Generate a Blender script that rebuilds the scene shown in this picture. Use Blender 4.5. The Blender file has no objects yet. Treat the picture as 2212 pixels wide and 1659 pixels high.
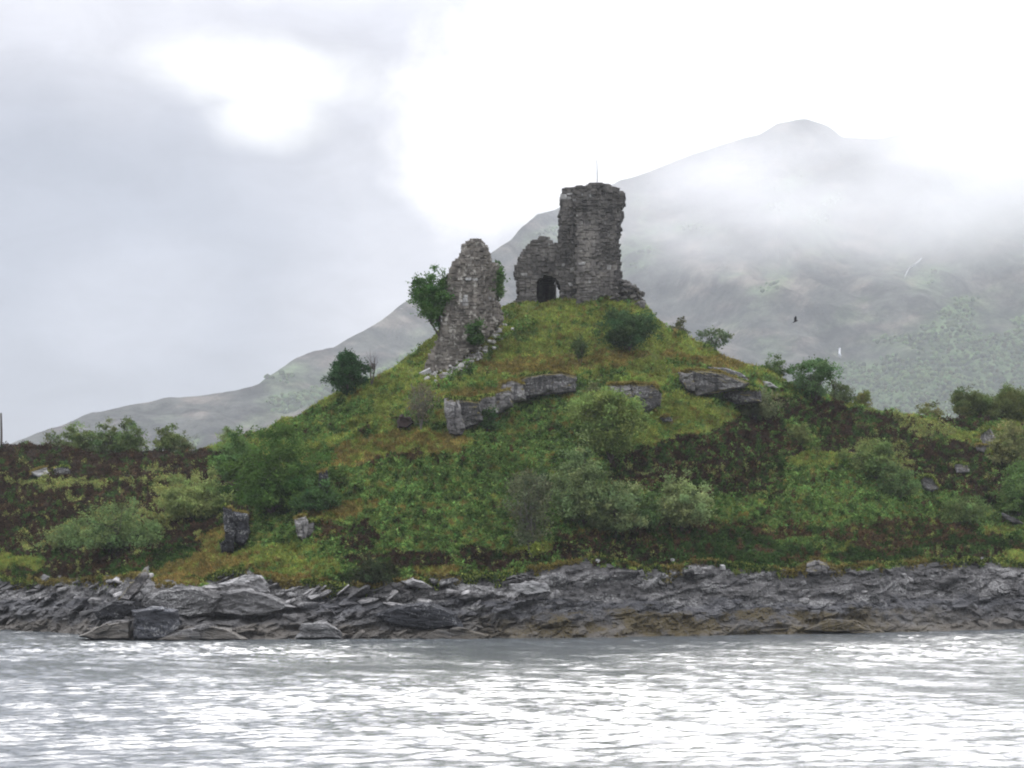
import bpy, bmesh, math, random
import numpy as np
from mathutils import Vector, Matrix

# ------------------------------------------------------------------ camera, sky, sun, exposure
SC = bpy.context.scene
F, CX, HOR, CH = 4640.0, 1106.0, 1230.0, 6.0       # focal length, centre column, horizon row, camera height
cam_d = bpy.data.cameras.new('camera')
cam = bpy.data.objects.new('camera', cam_d)
SC.collection.objects.link(cam)
cam.location = (0, 0, CH)
cam.rotation_euler = (math.radians(90), 0, 0)
cam_d.sensor_width = 36
cam_d.lens = 36 * F / 2212
cam_d.shift_y = (HOR - 829.5) / 2212
cam_d.clip_start = 0.5
cam_d.clip_end = 30000
SC.camera = cam

SUN_EL, SUN_AZ = math.radians(37), math.radians(7)   # azimuth measured from +Y (view direction) towards +X
world = bpy.data.worlds.new('World')
SC.world = world
world.use_nodes = True


class NT:
    def __init__(s, tree):
        s.t = tree; s.n = tree.nodes; s.l = tree.links
    def new(s, typ, **kw):
        n = s.n.new(typ)
        for k, v in kw.items():
            setattr(n, k, v)
        return n
    def link(s, a, b):
        s.l.new(a, b)
    def put(s, sock, v):
        if isinstance(v, bpy.types.NodeSocket):
            s.l.new(v, sock)
        else:
            sock.default_value = v
    def m(s, op, a, b=None, c=None, clamp=False):
        n = s.new('ShaderNodeMath', operation=op, use_clamp=clamp)
        s.put(n.inputs[0], a)
        if b is not None: s.put(n.inputs[1], b)
        if c is not None: s.put(n.inputs[2], c)
        return n.outputs[0]
    def ss(s, x, a, b):
        n = s.new('ShaderNodeMapRange', interpolation_type='SMOOTHSTEP')
        s.put(n.inputs[0], x); s.put(n.inputs[1], a); s.put(n.inputs[2], b)
        return n.outputs[0]
    def mix(s, f, a, b, typ='MIX'):
        n = s.new('ShaderNodeMix', data_type='RGBA', blend_type=typ)
        s.put(n.inputs[0], f)
        s.put(n.inputs[6], (*a, 1) if isinstance(a, tuple) else a)
        s.put(n.inputs[7], (*b, 1) if isinstance(b, tuple) else b)
        return n.outputs[2]
    def noise(s, vec, scale, detail=4, rough=0.55, dist=0.0):
        n = s.new('ShaderNodeTexNoise')
        if vec is not None: s.put(n.inputs['Vector'], vec)
        n.inputs['Scale'].default_value = scale
        n.inputs['Detail'].default_value = detail
        n.inputs['Roughness'].default_value = rough
        n.inputs['Distortion'].default_value = dist
        return n.outputs[0]
    def scaled(s, vec, sx, sy, sz):
        n = s.new('ShaderNodeVectorMath', operation='MULTIPLY')
        s.put(n.inputs[0], vec); n.inputs[1].default_value = (sx, sy, sz)
        return n.outputs[0]


def build_world():
    w = NT(world.node_tree)
    w.n.clear()
    out = w.new('ShaderNodeOutputWorld')
    bg_sky = w.new('ShaderNodeBackground'); bg_cl = w.new('ShaderNodeBackground')
    sky = w.new('ShaderNodeTexSky', sky_type='NISHITA', sun_disc=False)
    sky.sun_elevation = SUN_EL; sky.sun_rotation = SUN_AZ
    w.link(sky.outputs[0], bg_sky.inputs[0]); bg_sky.inputs[1].default_value = 0.07
    tc = w.new('ShaderNodeTexCoord')
    d = tc.outputs['Generated']
    sp = w.new('ShaderNodeSeparateXYZ'); w.link(d, sp.inputs[0])
    az = w.m('ARCTAN2', sp.outputs[0], sp.outputs[1])
    el = w.m('ARCSINE', sp.outputs[2])
    n1 = w.noise(d, 5.0, 5, 0.5)
    n2 = w.noise(d, 13.0, 5, 0.55, 0.2)
    wob = w.m('ADD', w.m('MULTIPLY', w.m('SUBTRACT', n1, 0.5), 0.14), w.m('MULTIPLY', w.m('SUBTRACT', n2, 0.5), 0.07))
    # blob(az0, el0, ra, re): soft cloud bank in direction space, units radians
    def blob(a0, e0, ra, re, lo, hi, rot=0.0, wk=1.0):
        c, s_ = math.cos(rot), math.sin(rot)
        da = w.m('SUBTRACT', az, a0); de = w.m('SUBTRACT', el, e0)
        u = w.m('ADD', w.m('MULTIPLY', da, c / ra), w.m('MULTIPLY', de, s_ / ra))
        v = w.m('ADD', w.m('MULTIPLY', da, -s_ / re), w.m('MULTIPLY', de, c / re))
        r = w.m('SQRT', w.m('ADD', w.m('MULTIPLY', u, u), w.m('MULTIPLY', v, v)))
        r = w.m('ADD', r, w.m('MULTIPLY', wob, wk / min(ra, re)))
        return w.ss(r, hi, lo)
    def A(px): return math.atan((px - CX) / F)
    def E(py): return math.atan((HOR - py) / F)
    base = w.mix(w.ss(n1, 0.3, 0.7), (0.38, 0.385, 0.43), (0.50, 0.50, 0.54))
    # slate-blue rain cloud low on the left
    g = blob(A(0), E(560), 0.17, 0.085, 0.45, 1.35, 0.0, 0.5)
    c = w.mix(g, base, (0.215, 0.235, 0.29))
    g2 = blob(A(250), E(900), 0.22, 0.035, 0.3, 1.5, 0.0, 0.3)
    c = w.mix(w.m('MULTIPLY', g2, 0.75), c, (0.23, 0.25, 0.30))
    g3 = blob(A(330), E(640), 0.05, 0.03, 0.2, 1.3, 0.3, 0.4)
    c = w.mix(w.m('MULTIPLY', g3, 0.6), c, (0.36, 0.375, 0.43))
    # bright rift
    r1 = blob(A(520), E(165), 0.050, 0.011, 0.3, 1.9, -0.10, 0.38)
    r2 = blob(A(590), E(255), 0.022, 0.013, 0.2, 1.8, 0.0, 0.38)
    c = w.mix(w.m('MAXIMUM', r1, r2), c, (0.78, 0.78, 0.78))
    # the white glare filling the right side
    wa = blob(A(1620), E(330), 740 / F, 350 / F, 0.84, 1.14, 0.0, 0.95)
    wb_ = blob(A(2700), E(330), 900 / F, 520 / F, 0.80, 1.2, 0.0, 0.8)
    fade_r = w.m('MAXIMUM', wa, wb_)
    tx = w.noise(w.scaled(d, 1.0, 1.0, 2.2), 22.0, 6, 0.62, 0.5)
    c = w.mix(1.0, c, w.m('ADD', w.m('MULTIPLY', tx, 0.5), 0.75), 'MULTIPLY')
    c = w.mix(fade_r, c, (0.90, 0.885, 0.90))
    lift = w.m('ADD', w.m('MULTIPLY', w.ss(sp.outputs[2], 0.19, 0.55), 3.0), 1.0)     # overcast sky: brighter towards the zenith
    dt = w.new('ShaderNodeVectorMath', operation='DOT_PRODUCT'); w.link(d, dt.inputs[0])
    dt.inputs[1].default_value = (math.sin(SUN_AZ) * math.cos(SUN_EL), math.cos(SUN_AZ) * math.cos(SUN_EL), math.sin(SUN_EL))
    lift = w.m('ADD', lift, w.m('MULTIPLY', w.ss(dt.outputs['Value'], 0.90, 0.985), 2.9))                 # glow round the unseen sun behind cloud, added to brighten the water
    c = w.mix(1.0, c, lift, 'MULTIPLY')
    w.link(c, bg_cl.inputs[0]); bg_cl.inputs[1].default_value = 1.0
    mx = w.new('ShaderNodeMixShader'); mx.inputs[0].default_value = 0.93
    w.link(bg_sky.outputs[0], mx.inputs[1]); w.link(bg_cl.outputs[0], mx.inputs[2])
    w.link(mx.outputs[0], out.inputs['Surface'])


build_world()
world.cycles.sampling_method = 'MANUAL'
world.cycles.sample_map_resolution = 512
sun_d = bpy.data.lights.new('sun', 'SUN')
sun_d.energy = 1.6
sun_d.angle = math.radians(38)
sun_d.color = (1.0, 0.96, 0.90)
sun = bpy.data.objects.new('sun', sun_d)
SC.collection.objects.link(sun)
sdir = Vector((math.sin(SUN_AZ) * math.cos(SUN_EL), math.cos(SUN_AZ) * math.cos(SUN_EL), math.sin(SUN_EL)))
sun.rotation_euler = sdir.to_track_quat('Z', 'Y').to_euler()
sun.location = (60, 150, 200)

SC.view_settings.view_transform = 'Standard'
SC.view_settings.look = 'None'
SC.view_settings.exposure = 0.40
SC.view_settings.gamma = 1.0
SC.view_settings.use_curve_mapping = False
SC.render.engine = 'CYCLES'
cy = SC.cycles
cy.max_bounces = 8; cy.diffuse_bounces = 3; cy.glossy_bounces = 3; cy.transmission_bounces = 3
cy.volume_bounces = 3; cy.transparent_max_bounces = 8
cy.volume_max_steps = 128
cy.use_denoising = True
cy.use_adaptive_sampling = True
cy.adaptive_threshold = 0.02
cy.filter_width = 2.0
cy.caustics_reflective = False; cy.caustics_refractive = False

rng = np.random.default_rng(7)
random.seed(7)


# ------------------------------------------------------------------ helpers
def W(px, py, Y):
    """World point at depth Y seen at column px, row py."""
    return (np.asarray(px) - CX) / F * Y, Y, CH - (np.asarray(py) - HOR) / F * Y


def _h(ix, iy, iz, seed):
    n = (ix.astype(np.int64) * 374761393 + iy.astype(np.int64) * 668265263 + iz.astype(np.int64) * 2147483647 + seed * 974634777) & 0xFFFFFFFF
    n = ((n ^ (n >> 13)) * 1274126177) & 0xFFFFFFFF
    n = ((n ^ (n >> 15)) * 2246822519) & 0xFFFFFFFF
    return ((n ^ (n >> 16)) & 0xFFFFFF) / float(0xFFFFFF)


def vnoise(x, y, z=0.0, seed=0):
    x, y, z = np.broadcast_arrays(np.asarray(x, float), np.asarray(y, float), np.asarray(z, float))
    ix, iy, iz = np.floor(x), np.floor(y), np.floor(z)
    fx, fy, fz = x - ix, y - iy, z - iz
    ix, iy, iz = ix.astype(np.int64), iy.astype(np.int64), iz.astype(np.int64)
    fx = fx * fx * (3 - 2 * fx); fy = fy * fy * (3 - 2 * fy); fz = fz * fz * (3 - 2 * fz)
    r = 0
    for dx in (0, 1):
        for dy in (0, 1):
            for dz in (0, 1):
                wgt = (fx if dx else 1 - fx) * (fy if dy else 1 - fy) * (fz if dz else 1 - fz)
                r = r + wgt * _h(ix + dx, iy + dy, iz + dz, seed)
    return r * 2 - 1


def fbm(x, y, z=0.0, oct=4, seed=0, gain=0.5):
    a, s, r, t = 1.0, 1.0, 0, 0
    for k in range(oct):
        r = r + a * vnoise(x * s + 7.3 * k, y * s - 3.1 * k, np.asarray(z) * s + 1.7 * k, seed + k)
        t += a; a *= gain; s *= 2.03
    return r / t


def worley(x, y, z, seed=0):
    """distance to nearest and second nearest feature point, and a value of the nearest cell"""
    ix, iy, iz = np.floor(x).astype(np.int64), np.floor(y).astype(np.int64), np.floor(z).astype(np.int64)
    d1 = np.full(x.shape, 9.0); d2 = np.full(x.shape, 9.0); cv = np.zeros(x.shape)
    for a in (-1, 0, 1):
        for b in (-1, 0, 1):
            for c in (-1, 0, 1):
                jx, jy, jz = ix + a, iy + b, iz + c
                d = np.sqrt((jx + _h(jx, jy, jz, seed) - x) ** 2 + (jy + _h(jx, jy, jz, seed + 1) - y) ** 2 + (jz + _h(jx, jy, jz, seed + 2) - z) ** 2)
                v = _h(jx, jy, jz, seed + 3)
                near = d < d1
                d2 = np.where(near, d1, np.minimum(d2, d))
                cv = np.where(near, v, cv)
                d1 = np.where(near, d, d1)
    return d1, d2, cv


def link(o, parent=None):
    SC.collection.objects.link(o)
    if parent is not None:
        o.parent = parent
    return o


def tag(o, label=None, cat=None, group=None, kind=None):
    if label: o['label'] = label
    if cat: o['category'] = cat
    if group: o['group'] = group
    if kind: o['kind'] = kind
    return o


def empty(name, loc, label, cat, group=None):
    o = bpy.data.objects.new(name, None)
    o.location = loc
    o.empty_display_size = 0.3
    link(o)
    return tag(o, label, cat, group)


def np_mesh(name, V, faces, mat, col=None, smooth=False):
    """V (n,3); faces (m,3) or (m,4) ints"""
    me = bpy.data.meshes.new(name)
    V = np.ascontiguousarray(V, dtype=np.float32)
    faces = np.ascontiguousarray(faces, dtype=np.int32)
    m, k = faces.shape
    me.vertices.add(len(V)); me.vertices.foreach_set('co', V.ravel())
    me.loops.add(m * k); me.loops.foreach_set('vertex_index', faces.ravel())
    me.polygons.add(m); me.polygons.foreach_set('loop_start', np.arange(0, m * k, k, dtype=np.int32))
    me.polygons.foreach_set('use_smooth', np.full(m, smooth, dtype=bool))
    if col is not None:
        at = me.color_attributes.new('Col', 'FLOAT_COLOR', 'POINT')
        c = np.ones((len(V), 4), dtype=np.float32); c[:, :3] = col
        at.data.foreach_set('color', c.ravel())
    me.update(calc_edges=True)
    me.materials.append(mat)
    return me


def obj(name, me, parent=None, loc=None):
    o = bpy.data.objects.new(name, me)
    if loc is not None: o.location = loc
    return link(o, parent)


# ------------------------------------------------------------------ materials
def new_mat(name):
    m = bpy.data.materials.new(name); m.use_nodes = True
    t = NT(m.node_tree); t.n.clear()
    out = t.new('ShaderNodeOutputMaterial')
    return m, t, out


def mat_leaf(name, transl=0.3):
    m, t, out = new_mat(name)
    a = t.new('ShaderNodeAttribute', attribute_name='Col')
    df = t.new('ShaderNodeBsdfDiffuse'); tr = t.new('ShaderNodeBsdfTranslucent')
    t.link(a.outputs['Color'], df.inputs[0]); t.link(a.outputs['Color'], tr.inputs[0])
    mx = t.new('ShaderNodeMixShader'); mx.inputs[0].default_value = transl
    t.link(df.outputs[0], mx.inputs[1]); t.link(tr.outputs[0], mx.inputs[2])
    t.link(mx.outputs[0], out.inputs[0])
    return m


def mat_ground():
    m, t, out = new_mat('turf_and_rock')
    a = t.new('ShaderNodeAttribute', attribute_name='Col')
    g = t.new('ShaderNodeNewGeometry'); pos = g.outputs['Position']
    n = t.noise(pos, 2.2, 6, 0.65)
    v = t.m('ADD', t.m('MULTIPLY', n, 1.1), 0.42)
    c = t.mix(1.0, a.outputs['Color'], v, 'MULTIPLY')
    bs = t.new('ShaderNodeBsdfPrincipled')
    t.link(c, bs.inputs['Base Color']); bs.inputs['Roughness'].default_value = 0.95
    bs.inputs['Specular IOR Level'].default_value = 0.15
    bp = t.new('ShaderNodeBump'); bp.inputs['Strength'].default_value = 0.7; bp.inputs['Distance'].default_value = 0.25
    t.link(t.noise(pos, 3.5, 5, 0.7), bp.inputs['Height']); t.link(bp.outputs[0], bs.inputs['Normal'])
    t.link(bs.outputs[0], out.inputs[0])
    return m


def rock_nodes(t, shore=True, tone=(0.17, 0.17, 0.18)):
    g = t.new('ShaderNodeNewGeometry'); pos = g.outputs['Position']
    oi = t.new('ShaderNodeObjectInfo')
    sp = t.new('ShaderNodeSeparateXYZ'); t.link(pos, sp.inputs[0])
    str_ = t.scaled(pos, 0.7, 0.7, 2.6)
    n1 = t.noise(str_, 1.3, 7, 0.62, 0.3)
    n2 = t.noise(pos, 5.0, 6, 0.7)
    n3 = t.noise(str_, 0.35, 4, 0.5)
    dark = tuple(x * 0.48 for x in tone)
    c = t.mix(t.ss(n1, 0.40, 0.62), dark, tone)
    c = t.mix(1.0, c, t.m('ADD', t.m('MULTIPLY', t.ss(n3, 0.3, 0.7), 0.8), 0.55), 'MULTIPLY')
    rr = oi.outputs['Random']
    c = t.mix(1.0, c, t.m('ADD', t.m('MULTIPLY', t.m('MULTIPLY', rr, rr), 1.7), 0.55), 'MULTIPLY')
    lich = t.ss(t.m('ADD', n2, t.m('MULTIPLY', n3, 0.5)), 0.79, 0.90)
    c = t.mix(t.m('MULTIPLY', lich, 0.8), c, (0.36, 0.36, 0.34))
    if shore:
        vc = t.noise(t.scaled(pos, 2.4, 2.4, 0.5), 1.0, 4, 0.6)
        c = t.mix(t.m('MULTIPLY', t.ss(vc, 0.56, 0.62), 0.6), c, (0.022, 0.022, 0.026))
        z = t.m('ADD', sp.outputs[2], t.m('MULTIPLY', t.m('SUBTRACT', n3, 0.5), 3.4))
        z = t.m('ADD', z, t.m('MULTIPLY', t.m('SUBTRACT', n1, 0.5), 1.6))
        slate = t.m('MULTIPLY', t.ss(z, 3.4, 2.6), 0.6)
        c = t.mix(slate, c, t.mix(n2, (0.040, 0.042, 0.047), (0.105, 0.107, 0.115)))
        weed = t.m('MULTIPLY', t.ss(z, 2.5, 1.9), t.ss(n2, 0.36, 0.50))
        xm = t.m('MULTIPLY', t.m('MULTIPLY', t.ss(sp.outputs[0], -8.0, 6.0), t.ss(sp.outputs[0], 50.0, 26.0)), t.ss(t.noise(pos, 0.45, 4, 0.6), 0.40, 0.54))
        weed = t.m('MULTIPLY', weed, t.m('ADD', t.m('MULTIPLY', xm, 0.75), 0.15))
        tan = t.m('MULTIPLY', t.ss(z, 1.3, 0.7), 0.75)
        c = t.mix(tan, c, t.mix(n1, (0.07, 0.065, 0.055), (0.22, 0.20, 0.17)))
        c = t.mix(weed, c, t.mix(n1, (0.050, 0.038, 0.014), (0.125, 0.095, 0.032)))
    return pos, c, n1, n2


def mat_rock(name, shore=True, tone=(0.20, 0.20, 0.21), bump=0.35, moss=False):
    m, t, out = new_mat(name)
    pos, c, n1, n2 = rock_nodes(t, shore, tone)
    if moss:
        gn_ = t.new('ShaderNodeNewGeometry'); sz = t.new('ShaderNodeSeparateXYZ'); t.link(gn_.outputs['True Normal'], sz.inputs[0])
        mm = t.ss(t.m('ADD', sz.outputs[2], t.m('MULTIPLY', t.m('SUBTRACT', n2, 0.5), 0.8)), 0.45, 0.65)
        c = t.mix(mm, c, (0.13, 0.11, 0.035))
        crack = t.noise(t.scaled(pos, 3.0, 3.0, 0.35), 1.0, 4, 0.6)
        c = t.mix(t.m('MULTIPLY', t.ss(crack, 0.52, 0.62), 0.75), c, (0.03, 0.03, 0.032))
    bs = t.new('ShaderNodeBsdfPrincipled')
    t.link(c, bs.inputs['Base Color']); bs.inputs['Roughness'].default_value = 0.8
    bs.inputs['Specular IOR Level'].default_value = 0.3
    vo = t.new('ShaderNodeTexVoronoi', feature='DISTANCE_TO_EDGE'); t.link(t.scaled(pos, 0.8, 0.8, 2.0), vo.inputs['Vector'])
    vo.inputs['Scale'].default_value = 1.4
    h = t.m('ADD', t.m('MULTIPLY', n1, 1.0), t.m('MULTIPLY', t.ss(vo.outputs['Distance'], 0.0, 0.09), 0.5))
    h = t.m('ADD', h, t.m('MULTIPLY', n2, 0.4))
    bp = t.new('ShaderNodeBump'); bp.inputs['Strength'].default_value = 0.6; bp.inputs['Distance'].default_value = bump
    t.link(h, bp.inputs['Height']); t.link(bp.outputs[0], bs.inputs['Normal'])
    t.link(bs.outputs[0], out.inputs[0])
    return m


def mat_masonry(name, tone, dark, lich_col, lich_lo):
    m, t, out = new_mat(name)
    g = t.new('ShaderNodeNewGeometry'); pos = g.outputs['Position']
    oi = t.new('ShaderNodeObjectInfo')
    vo = t.new('ShaderNodeTexVoronoi'); t.link(t.scaled(pos, 1.6, 1.6, 3.2), vo.inputs['Vector']); vo.inputs['Scale'].default_value = 1.0
    n1 = t.noise(pos, 0.55, 5, 0.6)
    n2 = t.noise(t.scaled(pos, 1.0, 1.0, 0.45), 3.0, 6, 0.7)
    sep = t.new('ShaderNodeSeparateColor'); t.link(vo.outputs['Color'], sep.inputs[0])
    rnd = t.m('ADD', t.m('MULTIPLY', oi.outputs['Random'], 0.4), t.m('ADD', t.m('MULTIPLY', sep.outputs[0], 0.4), 0.1))
    c = t.mix(rnd, dark, tone)
    c = t.mix(t.ss(n1, 0.35, 0.7), c, t.mix(0.5, c, tuple(min(1, x * 1.3) for x in tone)))
    v = t.m('ADD', t.m('MULTIPLY', n2, 1.2), 0.35)
    c = t.mix(1.0, c, v, 'MULTIPLY')
    stk = t.noise(t.scaled(pos, 1.1, 1.1, 0.16), 1.0, 5, 0.65)
    c = t.mix(1.0, c, t.m('ADD', t.m('MULTIPLY', t.ss(stk, 0.34, 0.66), 0.55), 0.68), 'MULTIPLY')
    li = t.ss(t.m('ADD', t.m('MULTIPLY', n2, 0.6), t.m('MULTIPLY', t.noise(pos, 1.1, 4), 0.6)), lich_lo, lich_lo + 0.08)
    c = t.mix(t.m('MULTIPLY', li, 0.8), c, lich_col)
    bs = t.new('ShaderNodeBsdfPrincipled')
    t.link(c, bs.inputs['Base Color']); bs.inputs['Roughness'].default_value = 0.92
    bs.inputs['Specular IOR Level'].default_value = 0.2
    bp = t.new('ShaderNodeBump'); bp.inputs['Strength'].default_value = 0.6; bp.inputs['Distance'].default_value = 0.08
    t.link(t.noise(pos, 7.0, 5, 0.7), bp.inputs['Height']); t.link(bp.outputs[0], bs.inputs['Normal'])
    t.link(bs.outputs[0], out.inputs[0])
    return m


def mat_plain(name, colr, rough=0.8, var=0.3, scale=3.0):
    m, t, out = new_mat(name)
    g = t.new('ShaderNodeNewGeometry')
    n = t.noise(g.outputs['Position'], scale, 5, 0.65)
    c = t.mix(1.0, colr, t.m('ADD', t.m('MULTIPLY', n, 2 * var), 1 - var), 'MULTIPLY')
    bs = t.new('ShaderNodeBsdfPrincipled')
    t.link(c, bs.inputs['Base Color']); bs.inputs['Roughness'].default_value = rough
    t.link(bs.outputs[0], out.inputs[0])
    return m


def mat_water():
    m, t, out = new_mat('sea_water')
    g = t.new('ShaderNodeNewGeometry'); pos = g.outputs['Position']
    w2 = t.noise(t.scaled(pos, 2.2, 3.6, 1), 1.0, 4, 0.6, 0.3)
    h = t.m('MULTIPLY', w2, 0.045)
    bp = t.new('ShaderNodeBump'); bp.inputs['Strength'].default_value = 1.0; bp.inputs['Distance'].default_value = 1.0
    t.link(h, bp.inputs['Height'])
    bs = t.new('ShaderNodeBsdfPrincipled')
    bs.inputs['Base Color'].default_value = (0.10, 0.112, 0.116, 1)
    bs.inputs['Roughness'].default_value = 0.12
    bs.inputs['IOR'].default_value = 1.333
    t.link(bp.outputs[0], bs.inputs['Normal'])
    t.link(bs.outputs[0], out.inputs[0])
    return m


def mat_mountain():
    m, t, out = new_mat('moorland')
    a = t.new('ShaderNodeAttribute', attribute_name='Col')
    g = t.new('ShaderNodeNewGeometry'); pos = g.outputs['Position']
    n = t.noise(t.scaled(pos, 1, 1, 0.6), 0.016, 9, 0.78)
    c = t.mix(1.0, a.outputs['Color'], t.m('ADD', t.m('MULTIPLY', t.ss(n, 0.34, 0.68), 1.7), 0.25), 'MULTIPLY')
    scree = t.ss(t.noise(t.scaled(pos, 1, 1, 0.5), 0.03, 8, 0.75), 0.63, 0.70)
    c = t.mix(t.m('MULTIPLY', scree, 0.6), c, (0.30, 0.28, 0.27))
    bs = t.new('ShaderNodeBsdfPrincipled')
    t.link(c, bs.inputs['Base Color']); bs.inputs['Roughness'].default_value = 1.0
    bs.inputs['Specular IOR Level'].default_value = 0.0
    bp = t.new('ShaderNodeBump'); bp.inputs['Strength'].default_value = 0.8; bp.inputs['Distance'].default_value = 12
    t.link(t.noise(pos, 0.03, 7, 0.65), bp.inputs['Height']); t.link(bp.outputs[0], bs.inputs['Normal'])
    t.link(bs.outputs[0], out.inputs[0])
    return m


M_LEAF = mat_leaf('leaves', 0.2)
M_GROUND = mat_ground()
M_SHORE = mat_rock('shore_rock', True, (0.26, 0.252, 0.24))
M_CRAG = mat_rock('crag_rock', False, (0.225, 0.215, 0.205), 0.35, True)
M_PALE = mat_rock('pale_rock', False, (0.27, 0.265, 0.255))
M_DARKROCK = mat_rock('dark_rock', False, (0.050, 0.052, 0.058), 0.35, False)
M_SH_PALE = mat_rock('shore_pale', False, (0.23, 0.226, 0.218))
M_FALLEN = mat_masonry('fallen_stone', (0.48, 0.47, 0.44), (0.30, 0.29, 0.27), (0.58, 0.58, 0.55), 0.66)
M_TOWER = mat_masonry('tower_masonry', (0.150, 0.140, 0.123), (0.045, 0.044, 0.044), (0.32, 0.33, 0.31), 0.70)
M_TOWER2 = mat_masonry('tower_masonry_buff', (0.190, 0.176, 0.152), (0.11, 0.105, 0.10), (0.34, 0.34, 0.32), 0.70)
M_WALL = mat_masonry('wall_masonry', (0.215, 0.195, 0.162), (0.075, 0.068, 0.06), (0.44, 0.42, 0.37), 0.64)
M_BARK = mat_plain('bark', (0.07, 0.055, 0.045), 0.9, 0.4, 6.0)
M_TWIG = mat_plain('grey_twigs', (0.14, 0.13, 0.11), 0.9, 0.3, 6.0)
M_POLE = mat_plain('weathered_wood', (0.10, 0.085, 0.075), 0.85, 0.3, 4.0)
M_STEEL = mat_plain('galvanised_steel', (0.34, 0.34, 0.36), 0.5, 0.1, 4.0)
M_BIRD = mat_plain('black_feathers', (0.02, 0.02, 0.022), 0.6, 0.2, 20.0)
M_FALLS = mat_plain('white_water', (0.42, 0.44, 0.46), 0.5, 0.05, 0.1)
M_WATER = mat_water()
M_MOUNT = mat_mountain()


# ------------------------------------------------------------------ castle hill terrain
def curve(pts):
    xs = np.array([p[0] for p in pts], float); ys = np.array([p[1] for p in pts], float)
    return lambda x: np.interp(x, xs, ys)


crest_py = curve([(-900, 1010), (-300, 985), (-60, 966), (0, 966), (60, 963), (120, 972), (180, 976), (240, 979), (300, 979), (360, 976), (420, 972),
                  (480, 957), (520, 946), (560, 930), (600, 913), (640, 895), (700, 862), (760, 838), (800, 820), (840, 800),
                  (880, 770), (920, 738), (945, 716), (965, 700), (1000, 684), (1040, 672), (1080, 664), (1110, 659), (1150, 651), (1200, 641),
                  (1250, 635), (1300, 634), (1340, 638), (1385, 655), (1400, 670), (1420, 692), (1450, 712), (1480, 726),
                  (1520, 746), (1560, 766), (1600, 777), (1640, 788), (1680, 810), (1720, 832), (1760, 846), (1800, 856),
                  (1850, 872), (1880, 887), (1920, 892), (1980, 897), (2040, 907), (2100, 902), (2212, 905), (2500, 930), (3100, 1010)])
water_py = curve([(-900, 1356), (-300, 1358), (0, 1362), (100, 1365), (200, 1372), (285, 1382), (500, 1381), (900, 1379), (1200, 1378), (1500, 1373),
                  (1900, 1366), (2212, 1358), (2600, 1352), (3100, 1348)])
rock_py = curve([(-900, 1255), (0, 1255), (100, 1262), (240, 1250), (300, 1245), (340, 1262), (440, 1262), (470, 1245), (540, 1232), (575, 1252), (700, 1264),
                 (760, 1266), (800, 1276), (860, 1262), (960, 1245), (1000, 1250), (1060, 1250), (1150, 1235), (1200, 1225),
                 (1290, 1212), (1350, 1225), (1450, 1238), (1500, 1220), (1600, 1230), (1720, 1236), (1750, 1206), (1800, 1225),
                 (1900, 1230), (2000, 1218), (2100, 1210), (2212, 1225), (3100, 1230)])
crest_Y = curve([(-900, 275), (0, 266), (400, 262), (480, 254), (560, 236), (640, 228), (800, 231), (950, 236), (1100, 240),
                 (1250, 242), (1400, 240), (1560, 240), (1700, 243), (1900, 252), (2212, 264), (3100, 285)])

COLS = np.concatenate([np.arange(-900, -60, 14.0), np.arange(-60, 2280, 3.4), np.arange(2280, 3100, 14.0)])
NR, NB, NU = 250, 34, 6
NC = len(COLS)
cpy, wpy, cY = crest_py(COLS), water_py(COLS), crest_Y(COLS)
wY = CH * F / (wpy - HOR)
S = np.linspace(0, 1, NR)
PXg = np.repeat(COLS[:, None], NR, 1)
PYg = wpy[:, None] + (cpy - wpy)[:, None] * S[None, :]
g = np.exp(1.0 * fbm(PXg / 90.0, PYg / 26.0, 0, 4, 11)) * (0.85 + 0.7 * S[None, :] ** 3)
ra = np.clip((rock_py(COLS)[:, None] - PYg) / 20.0 + 0.5, 0, 1)
g = g * (0.45 + 0.55 * ra)
g[:, 0] = 0
cum = np.cumsum(g, 1); cum /= cum[:, -1:]
Yg = wY[:, None] + (cY - wY)[:, None] * cum
Xg, _, Zg = W(PXg, PYg, Yg)
# under-water skirt and back slope
tu = np.linspace(1, 1 / NU, NU)
Yu = wY[:, None] - 8.0 * tu[None, :]
Xu = (COLS[:, None] - CX) / F * Yu
Zu = -2.5 * tu[None, :] + 0 * Yu
tb = (np.linspace(0, 1, NB + 1)[1:]) ** 1.6
Yb = cY[:, None] + 95.0 * tb[None, :]
zc = Zg[:, -1:]
Zb = zc - (zc + 3.0) * np.clip((tb[None, :] * 95.0 - 7.0) / 84.0, 0, 1) ** 1.15 - 0.35 * np.minimum(tb[None, :] * 95, 7.0) * 0.3
Xb = (COLS[:, None] - CX) / F * Yb
X = np.concatenate([Xu, Xg, Xb], 1); Y = np.concatenate([Yu, Yg, Yb], 1); Z = np.concatenate([Zu, Zg, Zb], 1)
rockw = np.concatenate([np.ones((NC, NU)), 1 - ra, np.zeros((NC, NB))], 1)
zd = 0.8 * fbm(X / 4.0, Y / 4.0, Z / 4.0, 4, 31) + 0.22 * fbm(X / 1.0, Y / 1.0, Z / 1.0, 3, 37)
dip = Z * 0.94 - X * 0.22
d1, d2, cv = worley(X / 2.2 + 0.3 * dip, Y / 2.2, dip / 0.75, 5)
e1, e2, ev = worley(X / 0.8, Y / 0.8, dip / 0.35, 15)
b1, b2, bv = worley(X / 5.5, Y / 5.5, dip / 1.9, 25)
calmr = np.where(CX + X / Y * F > 1150, 0.6, 0.9)
rd = (bv - 0.5) * 2.2 * np.clip((b2 - b1) * 5, 0, 1) + (cv - 0.45) * 1.5 * np.clip((d2 - d1) * 6, 0, 1) + (ev - 0.5) * 0.45 + 0.5 * fbm(X / 4, Y / 4, Z / 2, 3, 41)
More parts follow.
